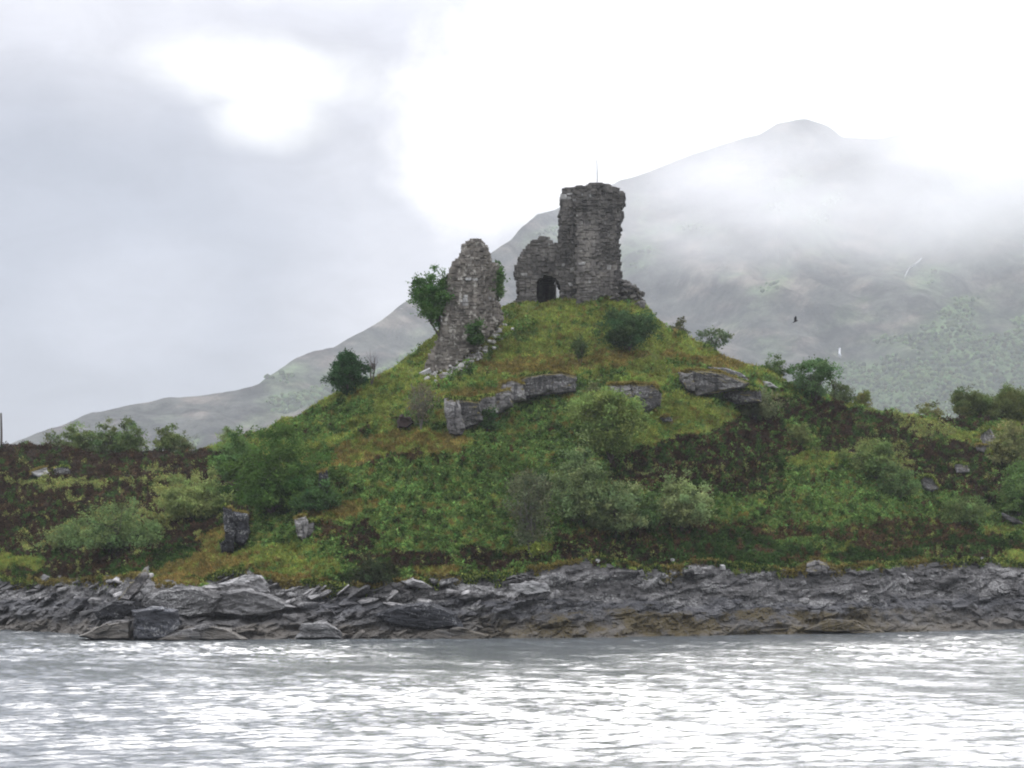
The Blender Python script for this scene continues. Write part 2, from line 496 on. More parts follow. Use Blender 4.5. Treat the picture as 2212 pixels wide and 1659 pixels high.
Z = Z + zd * (1 - 0.75 * rockw) + rockw * 0.25 * (cv - 0.5)
Y = Y - rd * rockw * calmr
GP = np.stack([X, Y, Z], -1)                        # (NC, NR+NU+NB, 3)
VIS0, VIS1 = NU, NU + NR
PXf = CX + GP[:, :, 0] / GP[:, :, 1] * F
PYf = HOR - (GP[:, :, 2] - CH) / GP[:, :, 1] * F

# vegetation kinds: 0 grass 1 moss 2 heather 3 bracken 4 russet 5 pale shrubby 6 rock 7 dark green 8 straw-orange
PAL = np.array([(0.205, 0.245, 0.055), (0.200, 0.165, 0.048), (0.046, 0.030, 0.019), (0.120, 0.195, 0.050), (0.085, 0.055, 0.028),
                (0.205, 0.230, 0.072), (0.15, 0.147, 0.14), (0.044, 0.080, 0.020), (0.205, 0.155, 0.048)])
# (kind, cx, cy, rx, ry, rotation degrees)
PATCH = [
    (3, 1000, 1100, 900, 160, 0), (2, 120, 1110, 420, 150, 0),
    (0, 1230, 720, 330, 95, 0), (0, 760, 880, 230, 60, -24), (3, 700, 910, 110, 30, -20), (1, 1000, 690, 60, 40, 0), (0, 1500, 740, 130, 40, 26),
    (1, 1520, 780, 120, 14, 6), (1, 1200, 785, 190, 18, -4), (1, 1040, 855, 90, 12, -5), (0, 1420, 900, 150, 60, 0),
    (3, 1180, 880, 150, 35, -8), (3, 1250, 930, 150, 50, 0), (0, 1440, 940, 110, 30, 0), (0, 1390, 822, 50, 12, 0),
    (1, 860, 965, 150, 32, -8), (1, 980, 965, 60, 16, -6), (4, 850, 990, 60, 10, -10), (0, 620, 890, 60, 20, -20), (1, 680, 1000, 60, 12, 0),
    (3, 900, 1040, 220, 40, -5), (1, 720, 1105, 90, 22, -8), (2, 790, 1155, 60, 26, -25), (4, 700, 1150, 40, 22, 0),
    (3, 950, 1130, 160, 50, 0), (3, 600, 1150, 70, 40, 0), (0, 560, 1205, 140, 24, -6), (1, 440, 1235, 130, 20, -16), (8, 390, 1255, 90, 13, -12), (8, 640, 1253, 110, 9, 3),
    (0, 640, 1222, 110, 22, 4), (1, 470, 1165, 60, 24, -20), (1, 400, 1215, 90, 16, -20),
    (5, 330, 1110, 150, 32, -10), (5, 410, 1060, 80, 30, 0), (5, 180, 1150, 130, 24, -10), (2, 60, 1110, 100, 60, 0), (2, 340, 1165, 130, 18, -18), (2, 190, 1225, 160, 26, -8),
    (0, 40, 1220, 70, 18, 0), (4, 20, 1245, 60, 10, 0), (2, 200, 985, 300, 24, 0), (5, 120, 1045, 110, 10, 0), (5, 300, 1040, 60, 10, -20), (7, 330, 1215, 90, 20, -20),
    (2, 860, 1215, 110, 22, 0), (7, 800, 1250, 60, 16, 0), (2, 1090, 1210, 110, 24, 0), (4, 1130, 1195, 60, 14, 0), (1, 940, 1235, 60, 12, 0), (0, 1140, 1190, 60, 10, 0),
    (2, 1570, 950, 200, 34, -14), (2, 1530, 1010, 210, 56, -4), (2, 1840, 925, 190, 44, 12), (2, 1400, 1035, 70, 26, 0), (2, 1640, 1055, 130, 44, 0), (2, 1730, 960, 90, 40, 10),
    (3, 1850, 1035, 170, 60, 0), (0, 1760, 990, 60, 22, 0), (3, 1730, 940, 40, 24, 20), (3, 1500, 1110, 90, 36, 0), (2, 2060, 1010, 120, 54, 8), (2, 2090, 910, 60, 16, 0), (5, 2000, 925, 70, 18, 12),
    (3, 2050, 1110, 200, 45, 0), (2, 2130, 1075, 70, 20, 0), (3, 1650, 1110, 330, 34, 2), (4, 1650, 1150, 360, 14, 2), (4, 1980, 1150, 130, 24, 0), (7, 1480, 1175, 200, 30, 0), (4, 1350, 1165, 150, 14, 0),
    (2, 1320, 1200, 130, 22, 4), (7, 1620, 1205, 180, 26, 0), (7, 2000, 1190, 220, 26, -4), (2, 2080, 1205, 90, 14, 0), (1, 2010, 1218, 70, 8, 0), (4, 1900, 1180, 80, 20, 0), (1, 1300, 1150, 60, 6, 0),
    (5, 1910, 985, 80, 30, 10),
]


def kinds(px, py):
    a = 46 * fbm(px / 60.0, py / 32.0, 0, 5, 51, 0.7); b = 24 * fbm(px / 60.0, py / 32.0, 5.5, 5, 61, 0.7)
    px2, py2 = px + a, py + b
    k = np.where(fbm(px / 40, py / 20, 0, 3, 71) > 0.0, 3, 0)
    for kd, cx, cy, rx, ry, rot in PATCH:
        c, s_ = math.cos(math.radians(rot)), math.sin(math.radians(rot))
        u = ((px2 - cx) * c + (py2 - cy) * s_) / rx; v = (-(px2 - cx) * s_ + (py2 - cy) * c) / ry
        k = np.where(u * u + v * v < 1, kd, k)
    # scattered intrusions of neighbours, finer scale
    f = fbm(px / 13.0, py / 7.0, 2.0, 3, 81)
    f2 = fbm(px / 17.0, py / 8.0, 9.0, 3, 83)
    k = np.where((k == 2) & (f > np.where(px > 1250, 0.10, 0.18)), 7, k)
    k = np.where((k == 2) & (f2 > 0.27) & (px > 1250), 3, k)
    k = np.where((k == 2) & (f < -0.34) & (py > 1000), 5, k)
    k = np.where((k == 3) & (f > 0.28), 0, k)
    k = np.where((k == 3) & (f < -0.33), 7, k)
    k = np.where((k == 4) & (f > 0.12), 7, k)
    k = np.where((k == 4) & (f < -0.3), 0, k)
    k = np.where((k == 0) & (f > 0.38), 1, k)
    k = np.where((k == 0) & (f2 < -0.32), 3, k)
    k = np.where((k == 1) & (f2 > 0.25), 0, k)
    k = np.where((k == 5) & (f2 > 0.15), 2, k)
    k = np.where((k == 7) & (f2 > 0.25), 4, k)
    k = np.where(py > rock_py(px) + 22 * fbm(px / 34.0, py / 26.0, 3.3, 3, 91) , 6, k)
    return k


kg = kinds(PXf, PYf)
gc = PAL[kg] * (1 + 0.25 * fbm(GP[:, :, 0] / 1.5, GP[:, :, 1] / 1.5, GP[:, :, 2] / 1.5, 3, 95))[..., None]
gc[:, VIS1 + 2:] = PAL[2]
gc = np.where((kg == 6)[..., None], gc, gc * 0.55)  # darker litter under the plants, with the shade between them painted in
gc = np.clip(gc, 0.005, 1)
NT_ = GP.shape[1]
idx = np.arange(NC * NT_).reshape(NC, NT_)
quads = np.stack([idx[:-1, :-1], idx[1:, :-1], idx[1:, 1:], idx[:-1, 1:]], -1)
# split the sheet: rocky shore below the turf line, hill above
mid_rock = (rockw[:-1, :-1] > 0.5)
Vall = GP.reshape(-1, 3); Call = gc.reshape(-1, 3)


def sub_mesh(name, mask, mat):
    q = quads[mask]
    u, inv = np.unique(q.ravel(), return_inverse=True)
    return np_mesh(name, Vall[u], inv.reshape(-1, 4), mat, Call[u], False)


shore = tag(obj('rocky_shore', sub_mesh('rocky_shore', mid_rock, M_SHORE)), 'grey rock bank with weed stained foot along the water edge', None, None, 'structure')
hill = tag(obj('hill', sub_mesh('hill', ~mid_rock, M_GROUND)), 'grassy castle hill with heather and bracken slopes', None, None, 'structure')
for p in hill.data.polygons: pass


def ground_at(px, py):
    """point of the visible slope nearest to picture position (px, py)"""
    c = int(np.clip(np.searchsorted(COLS, px), 1, NC - 1))
    col = PYf[c, VIS0:VIS1]
    r = int(np.argmin(np.abs(col - py)))
    p = GP[c, VIS0 + r].copy()
    p[0] = (px - CX) / F * p[1]
    return p


def crest_at(px, back=1.5):
    c = int(np.clip(np.searchsorted(COLS, px), 1, NC - 1))
    r = int(np.argmin(np.abs(GP[c, :, 1] - (cY[c] + back)) + (np.arange(NT_) < VIS1 - 1) * 100))
    p = GP[c, r].copy(); p[0] = (px - CX) / F * p[1]
    return p


# ------------------------------------------------------------------ water
def build_water():
    # open water as plain sheets, joined to a sheet of real waves in front of the shore
    c = np.arange(-420, 2640, 4.2)
    d = [52.0]
    while d[-1] < 262: d.append(d[-1] + 0.24 + 0.0011 * (d[-1] - 52))
    d = np.array(d)
    Yw = np.repeat(d[None, :], len(c), 0); Xw = (c[:, None] - CX) / F * Yw
    wr = np.random.default_rng(77)
    H = np.zeros_like(Xw)
    for k in range(46):
        lam = 0.50 * (4.5 ** wr.random())
        th = math.radians(-90 + 12 + wr.normal(0, 24))
        kx, ky = math.cos(th) * 2 * math.pi / lam, math.sin(th) * 2 * math.pi / lam
        H += WAVE * lam / (2 * math.pi) * np.sin(kx * Xw + ky * Yw + wr.uniform(0, 6.28) + 1.5 * vnoise(Xw / (lam * 5), Yw / (lam * 5), k)) / 6.8
    patch = fbm(Xw / 30.0, Yw / 26.0, 0, 3, 601) + 0.5 * fbm(Xw / 9.0, Yw / 5.0, 3, 3, 611)
    calm = np.clip(1.0 + 1.3 * patch, 0.25 + 0.45 * np.clip((900 - c[:, None]) / 500.0, 0, 1), 1.35)
    lee = np.clip((c[:, None] - 700) / 500.0, 0, 1)
    calm *= 1 + 0.8 * np.clip((1000 - c[:, None]) / 300.0, 0, 1) * (1 - np.clip((wY_at(c)[:, None] - Yw) / 50.0, 0, 1))
    calm *= 1 - lee * 0.7 * (1 - np.clip((wY_at(c)[:, None] - Yw) / 6.0, 0, 1))
    H *= calm
    e = np.clip(np.minimum(Yw - 52, 262 - Yw) / 3.0, 0, 1) * np.clip(np.minimum(c + 420, 2640 - c) / 40.0, 0, 1)[:, None]
    H *= e
    V = np.stack([Xw, Yw, H], -1)
    n0, n1 = V.shape[:2]
    ii = np.arange(n0 * n1).reshape(n0, n1)
    Q = np.stack([ii[:-1, :-1], ii[1:, :-1], ii[1:, 1:], ii[:-1, 1:]], -1).reshape(-1, 4)
    # surrounding flat water stitched to the four edges of the wave sheet
    a, b, c_, d_ = V[0, 0], V[-1, 0], V[-1, -1], V[0, -1]
    P = [(-4300, -250, 0), (4300, -250, 0), (4300, 4900, 0), (-4300, 4900, 0)]
    V2 = np.concatenate([V.reshape(-1, 3), np.array(P, float)]); o = n0 * n1
    Q2 = [(o, o + 1, ii[-1, 0], ii[0, 0]), (o + 1, o + 2, ii[-1, -1], ii[-1, 0]), (o + 2, o + 3, ii[0, -1], ii[-1, -1]), (o + 3, o, ii[0, 0], ii[0, -1])]
    me = np_mesh('water', V2, np.concatenate([Q, np.array(Q2)]), M_WATER, None, True)
    tag(obj('water', me), 'silvery rippled sea water reflecting the white sky', None, None, 'structure')


WAVE = 0.235


def wY_at(px):
    return CH * F / (water_py(px) - HOR)


build_water()

# ------------------------------------------------------------------ far mountain
m_crest = curve([(-1200, 1150), (-300, 1010), (0, 968), (60, 950), (120, 930), (180, 905), (250, 885), (300, 868), (340, 866), (400, 853), (480, 846), (560, 832), (600, 805),
                 (640, 775), (680, 753), (720, 745), (780, 715), (830, 690), (870, 655), (900, 640), (950, 610), (1000, 580), (1060, 548),
                 (1100, 525), (1130, 490), (1160, 462), (1200, 452), (1270, 425), (1340, 388), (1400, 374), (1450, 355), (1500, 336),
                 (1560, 318), (1600, 308), (1640, 298), (1680, 272), (1740, 262), (1790, 274), (1820, 300), (1900, 300), (2000, 275),
                 (2100, 290), (2212, 330), (2600, 420), (3400, 600)])
MC = np.arange(-1200, 3400, 8.0)
MR, MB = 210, 12
mS = np.linspace(0, 1, MR)
mPX = np.repeat(MC[:, None], MR, 1)
b_py = 1250.0
MY0, MY1 = 2000.0, 3900.0
mPY = b_py + (m_crest(MC)[:, None] - b_py) * mS[None, :]
mg_ = np.exp(0.9 * fbm(mPX / 200.0 + mPY / 300.0, mPY / 60.0, 0, 4, 111))
mg_ *= 1.6 - mS[None, :] * 0.9
mg_[:, 0] = 0
mc_ = np.cumsum(mg_, 1); mc_ /= mc_[:, -1:]
yc_m = MY0 + (MY1 - MY0) * np.clip((b_py - m_crest(MC)) / 900.0, 0.15, 1) ** 0.8
mY = MY0 + (yc_m - MY0)[:, None] * mc_
mX, _, mZ = W(mPX, mPY, mY)
mYb = yc_m[:, None] + np.linspace(0, 1, MB + 1)[None, 1:] * 600
mXb = (MC[:, None] - CX) / F * mYb
mZb = mZ[:, -1:] - (mZ[:, -1:] + 5) * np.linspace(0, 1, MB + 1)[None, 1:] ** 1.3
mX = np.concatenate([mX, mXb], 1); mY = np.concatenate([mY, mYb], 1); mZ = np.concatenate([mZ, mZb], 1)
damp = np.concatenate([1 - 0.8 * mS ** 5, np.full(MB, 0.2)])[None, :]
ridge = 1 - np.abs(fbm((mX + 0.55 * mY) / 260.0, mY / 700.0, 0, 5, 121))
mZ = mZ + (ridge - 0.75) * 115 * damp * np.clip(mZ / 200.0, 0, 1) + 10 * damp * fbm(mX / 60, mY / 60, mZ / 60, 4, 131) * np.clip(mZ / 60.0, 0, 1)
MP = np.stack([mX, mY, mZ], -1)
mpx = CX + mX / mY * F; mpy = HOR - (mZ - CH) / mY * F
gn = fbm(mpx / 110.0 + mpy / 160.0, mpy / 45.0, 0, 5, 141)
# pale green birch woods: the lower right slopes, and a belt on the lower left
wood = np.clip((mpy - (850 - (mpx - 1450) * 0.36)) / 190.0, 0, 1) * np.clip((mpx - 1300) / 300.0, 0, 1)
belt = np.exp(-((mpy - (945 - (mpx - 440) * 0.33)) / 26.0) ** 2) * ((mpx < 900) & (mpx > 380))
gw = np.clip(wood * 1.45 + belt * 0.9 + gn * 1.3 - 0.22, 0, 1)
gw = np.clip(gw * 1.3, 0, 1)
hc = np.array((0.054, 0.056, 0.046)); gr = np.array((0.085, 0.125, 0.055)); tn = np.array((0.125, 0.105, 0.085))
tnw = np.clip(fbm(mpx / 60.0, mpy / 16.0, 4.0, 4, 151) * 2.5, 0, 1) * 0.7
mcol = hc[None, None] * (1 - tnw[..., None]) + tn * tnw[..., None]
mcol = mcol * (1 - gw[..., None]) + gr * gw[..., None]
mcol = mcol * (0.9 + 0.35 * gn[..., None])
mi = np.arange(mX.size).reshape(mX.shape)
mq = np.stack([mi[:-1, :-1], mi[1:, :-1], mi[1:, 1:], mi[:-1, 1:]], -1).reshape(-1, 4)
tag(obj('mountain', np_mesh('mountain', MP.reshape(-1, 3), mq, M_MOUNT, np.clip(mcol.reshape(-1, 3), 0.01, 1), True)),
    'misty mountain rising to the right behind the castle', None, None, 'structure')


def ico(sub):
    bm = bmesh.new(); bmesh.ops.create_icosphere(bm, subdivisions=sub, radius=1.0)
    v = np.array([x.co[:] for x in bm.verts]); f = np.array([[q.index for q in p.verts] for p in bm.faces]); bm.free()
    return v, f


def build_woods():
    v, f = ico(1)
    P, R = [], []
    n_ = 20000
    ci = rng.integers(0, MC.size - 1, n_ * 9); ri = rng.integers(3, MR - 1, n_ * 9)
    px, py, w_ = mpx[ci, ri], mpy[ci, ri], gw[ci, ri]
    ok = (w_ > 0.55) & (px > -80) & (px < 2300) & (rng.random(n_ * 9) < w_)
    ci, ri = ci[ok][:n_], ri[ok][:n_]
    P = MP[ci, ri]; n = len(P)
    rad = rng.uniform(2.2, 4.2, n)
    jit = 1 + 0.45 * (rng.random((n, len(v))) - 0.5)
    VV = P[:, None, :] + v[None] * (rad[:, None] * jit)[:, :, None] * np.array([1, 1, 0.95]) + np.array([0, 0, 1.0]) * (rad * 0.6)[:, None, None]
    VV += rng.normal(0, 3, (n, 1, 3)) * np.array([1, 1, 0])
    FF = f[None] + (np.arange(n) * len(v))[:, None, None]
    c0 = np.array((0.085, 0.145, 0.055))[None] * rng.uniform(0.35, 1.3, (n, 1)) + np.array([(0.03, 0.01, 0)]) * rng.random((n, 1))
    CC = np.repeat(c0[:, None], len(v), 1) * (0.8 + 0.4 * rng.random((n, len(v), 1)))
    me = np_mesh('birch_woodland', VV.reshape(-1, 3), FF.reshape(-1, 3), M_LEAF, CC.reshape(-1, 3))
    tag(obj('birch_woodland', me), 'pale green birch woods on the lower mountain slopes', 'woodland', None, 'stuff')


build_woods()


def build_waterfall(pts, label, wd):
    L, R_ = [], []
    for (px, py, k) in pts:
        c = int(np.searchsorted(MC, px)); r = int(np.argmin(np.abs(mpy[c, :MR] - py)))
        p = MP[c, r].copy(); p[0] = (px - CX) / F * p[1]
        p[1] -= 6; p[2] += 2.5
        L.append(p + np.array([-wd * k, 0, 0])); R_.append(p + np.array([wd * k, -2, 0]))
    n = len(pts)
    V = np.array(L + R_ + [q + np.array([0, 6, -3]) for q in L] + [q + np.array([0, 6, -3]) for q in R_])
    Q = [(i, i + 1, n + i + 1, n + i) for i in range(n - 1)] + [(2 * n + i, 3 * n + i, 3 * n + i + 1, 2 * n + i + 1) for i in range(n - 1)]
    Q += [(i, 2 * n + i, 2 * n + i + 1, i + 1) for i in range(n - 1)] + [(n + i, n + i + 1, 3 * n + i + 1, 3 * n + i) for i in range(n - 1)]
    tag(obj('waterfall', np_mesh('waterfall', V, np.array(Q), M_FALLS)), label, 'waterfall', 'waterfalls on the mountain')


build_waterfall([(1990, 563, 0.6), (1984, 568, 1.6), (1974, 575, 1.1), (1964, 580, 0.4), (1957, 590, 0.5), (1953, 603, 0.3)], 'upper white waterfall on the misty mountain right of the castle', 0.45)
build_waterfall([(1811, 752, 0.8), (1813, 758, 1.5), (1812, 765, 1.6), (1815, 771, 0.6)], 'lower short white waterfall among the pale mountain woods', 0.7)


# ------------------------------------------------------------------ haze and cloud
def box_mesh(name, x0, x1, y0, y1, z0, z1, mat):
    V = np.array([(x, y, z) for x in (x0, x1) for y in (y0, y1) for z in (z0, z1)])
    Q = np.array([(0, 1, 3, 2), (4, 6, 7, 5), (0, 4, 5, 1), (2, 3, 7, 6), (0, 2, 6, 4), (1, 5, 7, 3)])
    return np_mesh(name, V, Q, mat)


def build_haze():
    m, t, out = new_mat('haze')
    v = t.new('ShaderNodeVolumePrincipled')
    v.inputs['Color'].default_value = (0.88, 0.925, 0.965, 1)
    v.inputs['Density'].default_value = HAZE_D
    v.inputs['Anisotropy'].default_value = 0.25
    t.link(v.outputs[0], out.inputs['Volume'])
    zt = float(MP[:, :, 2].max()) + 25
    o = obj('haze', box_mesh('haze', -4400, 4400, -260, 5000, -6.0, zt, m))
    tag(o, 'thin pale sea haze', 'haze', None, 'stuff')


HAZE_D = 0.000088
build_haze()


def build_cloud(px, py, Yd, rx, ry, rz, dens, label, seed, lo=0.42, hi=0.62):
    """low cloud: a lumpy body whose density thins out towards its rim"""
    m, t, out = new_mat('cloud')
    tc = t.new('ShaderNodeTexCoord'); oc = tc.outputs['Object']
    ln = t.new('ShaderNodeVectorMath', operation='LENGTH'); t.link(t.scaled(oc, 1 / rx, 1 / ry, 1 / rz), ln.inputs[0])
    n = t.noise(t.scaled(oc, 1.0 / 260, 1.0 / 260, 1.0 / 110), 1.0, 4, 0.55, 0.3)
    n.node.noise_dimensions = '4D'; n.node.inputs['W'].default_value = seed * 3.7
    body = t.ss(ln.outputs[1], 1.0, 0.25)
    d = t.m('MULTIPLY', t.m('MULTIPLY', body, t.ss(n, lo, hi)), dens)
    v = t.new('ShaderNodeVolumePrincipled')
    v.inputs['Color'].default_value = (0.99, 0.99, 1.0, 1)
    v.inputs['Anisotropy'].default_value = 0.3
    t.link(d, v.inputs['Density'])
    t.link(v.outputs[0], out.inputs['Volume'])
    m.cycles.volume_step_rate = 1.0
    vv, ff = ico(4)
    vv = vv * (1 + 0.07 * fbm(vv[:, 0] * 3, vv[:, 1] * 3, vv[:, 2] * 3, 3, seed))[:, None] * np.array([rx, ry, rz])
    x, y, z = W(px, py, Yd)
    o = obj('cloud', np_mesh('cloud', vv, ff, m, None, True), None, (x, y, z))
    tag(o, label, 'cloud', 'low clouds on the mountain', 'stuff')


build_cloud(1960, 400, 3000, 480, 330, 180, 0.0034, 'broad low cloud wrapping the mountain ridge right of the tower', 3, 0.28, 0.70)
build_cloud(1540, 430, 3050, 320, 260, 135, 0.0030, 'thin mist bank on the slope just right of the tower', 5, 0.30, 0.70)
build_cloud(2240, 330, 2950, 330, 300, 120, 0.0038, 'thick white cloud hiding the mountain top at the right edge', 9, 0.25, 0.65)



# ------------------------------------------------------------------ stones and rocks
def chamfer_box(jit, rs):
    """irregular block, unit size, 24 vertices and 44 triangles"""
    c = 0.16
    V = []; 
    for sx in (-1, 1):
        for sy in (-1, 1):
            for sz in (-1, 1):
                j = rs.uniform(-jit, jit, 3)
                b = np.array([sx, sy, sz]) * 0.5 + j
                for ax in range(3):
                    q = b.copy()
                    for a2 in range(3):
                        if a2 != ax: q[a2] -= np.sign([sx, sy, sz][a2]) * c * 0.5
                    V.append(q)
    bm = bmesh.new()
    for q in V: bm.verts.new(q)
    bmesh.ops.convex_hull(bm, input=bm.verts)
    me = bpy.data.meshes.new('stone')
    bm.to_mesh(me); bm.free()
    return me


rs = np.random.default_rng(3)
STONES = [chamfer_box(0.10, rs) for _ in range(12)]


def mesh_arrays(me):
    v = np.empty(len(me.vertices) * 3, dtype=np.float32); me.vertices.foreach_get('co', v)
    f = [tuple(p.vertices) for p in me.polygons]
    tri = []
    for p in f:
        for k in range(1, len(p) - 1): tri.append((p[0], p[k], p[k + 1]))
    return v.reshape(-1, 3), np.array(tri)


STONE_ARR = [mesh_arrays(m) for m in STONES]
_stone_mats = {}


def stone_mesh(i, mat):
    k = (i, mat.name)
    if k not in _stone_mats:
        me = STONES[i].copy(); me.materials.clear(); me.materials.append(mat); _stone_mats[k] = me
    return _stone_mats[k]


def joined_stones(name, lst, mat):
    """lst: (variant, centre, size, rotz)"""
    VV, FF, o = [], [], 0
    for (i, c, s, R) in lst:
        v, f = STONE_ARR[i]
        p = (v * np.asarray(s)) @ np.array(R).T + np.asarray(c)
        VV.append(p); FF.append(f + o); o += len(v)
    return np_mesh(name, np.concatenate(VV), np.concatenate(FF), mat)


def rotz(a, tilt=0.0):
    return np.array(Matrix.Rotation(a, 3, 'Z') @ Matrix.Rotation(tilt, 3, 'Y'))


def crossings(poly, z):
    xs = []
    n = len(poly)
    for i in range(n):
        (x0, z0), (x1, z1) = poly[i], poly[(i + 1) % n]
        if (z0 <= z) != (z1 <= z):
            xs.append(x0 + (z - z0) / (z1 - z0) * (x1 - x0))
    xs.sort()
    return [(xs[i], xs[i + 1]) for i in range(0, len(xs) - 1, 2)]


def masonry(root, outline, Yf, front, thick, mat, parts=300, ch=(0.22, 0.36), seed=1, lens=(0.32, 0.85), holes=(), pale=(), light=(), mat2=None, arch=False):
    """coursed rubble wall filling an outline given in picture rows and columns at depth Yf.
    front(px) -> offset of the face towards the back, thick(px, py) -> wall thickness"""
    r_ = np.random.default_rng(seed)
    poly = [((px - CX) / F * Yf, CH - (py - HOR) / F * Yf) for px, py in outline]
    ox, oy, oz = root.location
    zs = [p[1] for p in poly]
    z = min(zs)
    stones, core = [], []
    while z < max(zs):
        h = r_.uniform(*ch)
        zm = z + h / 2
        for (x0, x1) in crossings(poly, zm):
            pa, pb = CX + x0 / Yf * F, CX + x1 / Yf * F
            inner0, inner1 = arch and 1185 < pa < 1215, arch and 1155 < pb < 1200
            x0 += 0.10 if inner0 else r_.uniform(-0.12, 0.10); x1 += -0.16 if inner1 else r_.uniform(-0.10, 0.12)
            if x1 - x0 < 0.2: continue
            pxm = CX + (x0 + x1) / 2 / Yf * F
            # core slab pieces following the face
            nseg = max(1, int((x1 - x0) / 0.6))
            ex = np.linspace(x0 + 0.08, x1 - 0.08, nseg + 1)
            for a, b in zip(ex[:-1], ex[1:]):
                p_ = CX + (a + b) / 2 / Yf * F
                yf = Yf + front(p_, zm); th = thick(p_, zm)
                core.append((a - .01, b + .01, yf + 0.10, yf + th - 0.08, z, z + h))
            # face stones
            for side in (0, 1):
                x = x0
                while x < x1 - 0.08:
                    l = min(r_.uniform(*lens) * (1.0 if side == 0 else 1.3), x1 - x)
                    p_ = CX + (x + l / 2) / Yf * F
                    py_ = HOR - (zm - CH) / Yf * F
                    yf = Yf + front(p_, zm); th = thick(p_, zm)
                    dep = r_.uniform(0.25, 0.45)
                    pr = r_.normal(0, 0.045)
                    if side == 0 and any(abs(p_ - hx) < hw and abs(py_ - hy) < hh for hx, hy, hw, hh in holes):
                        pr = 0.45
                    yy = (yf + dep / 2 - 0.03 + pr) if side == 0 else (yf + th - dep / 2 - pr)
                    big = l * h
                    hh_ = h * (1.75 if r_.random() < 0.14 else 0.96)
                    zj = r_.normal(0, 0.035)
                    if hh_ > h: pr -= 0.05; l_ = l * 0.9
                    pl = any(abs(p_ - hx) < hw and abs(py_ - hy) < hh for hx, hy, hw, hh in pale)
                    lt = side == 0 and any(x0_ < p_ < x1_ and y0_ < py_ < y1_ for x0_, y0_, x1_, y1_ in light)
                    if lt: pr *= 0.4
                    stones.append((big if side == 0 else -1, r_.integers(12), (x + l / 2, yy, zm + zj), (l * 0.98, dep, hh_), r_.normal(0, 0.03), pl, lt))
                    x += l
            # end stones
            for xe, sg in ((x0, -1), (x1, 1)):
                if (sg < 0 and inner0) or (sg > 0 and inner1): continue
                p_ = CX + xe / Yf * F
                yf = Yf + front(p_, zm); th = thick(p_, zm)
                y = yf + 0.2
                while y < yf + th - 0.1:
                    l = r_.uniform(0.3, 0.8)
                    stones.append((-1, r_.integers(12), (xe + sg * r_.uniform(-0.15, 0.14), y + l / 2, zm), (r_.uniform(0.25, 0.5), l, h * 0.96), r_.normal(0, 0.12), False, False))
                    y += l
        z += h
    V, Q, k = [], [], 0
    for (a, b, y0, y1, z0, z1) in core:
        V += [(a, y0, z0), (b, y0, z0), (b, y1, z0), (a, y1, z0), (a, y0, z1), (b, y0, z1), (b, y1, z1), (a, y1, z1)]
        Q += [tuple(k + q for q in f) for f in ((0, 3, 2, 1), (4, 5, 6, 7), (0, 1, 5, 4), (1, 2, 6, 5), (2, 3, 7, 6), (3, 0, 4, 7))]
        k += 8
    off = np.array([ox, oy, oz])
    obj('core', np_mesh('core', np.array(V) - off, np.array(Q), mat), root)
    stones.sort(key=lambda s: -s[0] - (10 if s[5] else 0))
    for s in stones[:parts]:
        o = bpy.data.objects.new('stone', stone_mesh(int(s[1]), M_PALESTONE if s[5] else (mat2 if s[6] else mat)))
        o.location = np.array(s[2]) - off; o.scale = s[3]; o.rotation_euler = (0, 0, s[4])
        link(o, root)
    rest = stones[parts:]
    me = joined_stones('stonework', [(int(s[1]), np.array(s[2]) - off, s[3], rotz(s[4])) for s in rest], mat)
    if mat2:
        me.materials.append(mat2)
        mi_ = np.concatenate([np.full(len(STONE_ARR[int(s[1])][1]), 1 if s[6] else 0, dtype=np.int32) for s in rest])
        me.polygons.foreach_set('material_index', mi_)
    tag(obj('stonework', me, root), None, None, None, 'stuff')


M_PALESTONE = mat_masonry('pale_masonry', (0.32, 0.315, 0.295), (0.20, 0.195, 0.185), (0.5, 0.5, 0.48), 0.66)


def rock_hull(name, pts, mat, parent=None, sub=2, amp=0.12, seed=0, loc=None):
    """rock from the convex hull of world points, broken up by noise"""
    pts = np.asarray(pts, float)
    c = pts.mean(0) if loc is None else np.asarray(loc)
    bm = bmesh.new()
    for p in pts: bm.verts.new(p - c)
    bmesh.ops.convex_hull(bm, input=bm.verts)
    lone = [v for v in bm.verts if not v.link_faces]
    bmesh.ops.delete(bm, geom=lone, context='VERTS')
    bmesh.ops.triangulate(bm, faces=bm.faces)
    for _ in range(sub):
        bmesh.ops.subdivide_edges(bm, edges=bm.edges, cuts=1, use_grid_fill=True)
        bmesh.ops.triangulate(bm, faces=bm.faces)
    v = np.array([x.co[:] for x in bm.verts]); w_ = v + c
    d1_, d2_, cv_ = worley(w_[:, 0] / 0.9, w_[:, 1] / 0.9, w_[:, 2] / 0.45, 200 + seed)
    n = (cv_ - 0.5) * amp * 1.6 + amp * fbm(w_[:, 0] * 1.5, w_[:, 1] * 1.5, w_[:, 2] * 2.5, 3, 300 + seed)
    ln = np.linalg.norm(v, axis=1, keepdims=True) + 1e-6
    v = v + v / ln * n[:, None]
    for x, q in zip(bm.verts, v): x.co = q
    me = bpy.data.meshes.new(name); bm.to_mesh(me); bm.free(); me.materials.append(mat)
    o = bpy.data.objects.new(name, me)
    if parent is not None:
        o.location = Vector(c) - parent.location
    else:
        o.location = c
    link(o, parent)
    return o


def slab_pts(outline, Yd, depth, bulge=0.35, r_=None):
    """solid points for a rock outline (picture px, py) whose front stands at depth Yd"""
    r_ = r_ or np.random.default_rng(1)
    o = np.array(outline, float); c = o.mean(0)
    P = []
    for (px, py) in o:
        for (k, dy) in ((1.0, depth * bulge), (0.82, 0.0), (0.9, depth)):
            q = c + ((px, py) - c) * k
            x, y, z = W(q[0], q[1], Yd + dy + r_.normal(0, 0.05))
            P.append((x, y, z))
    return P


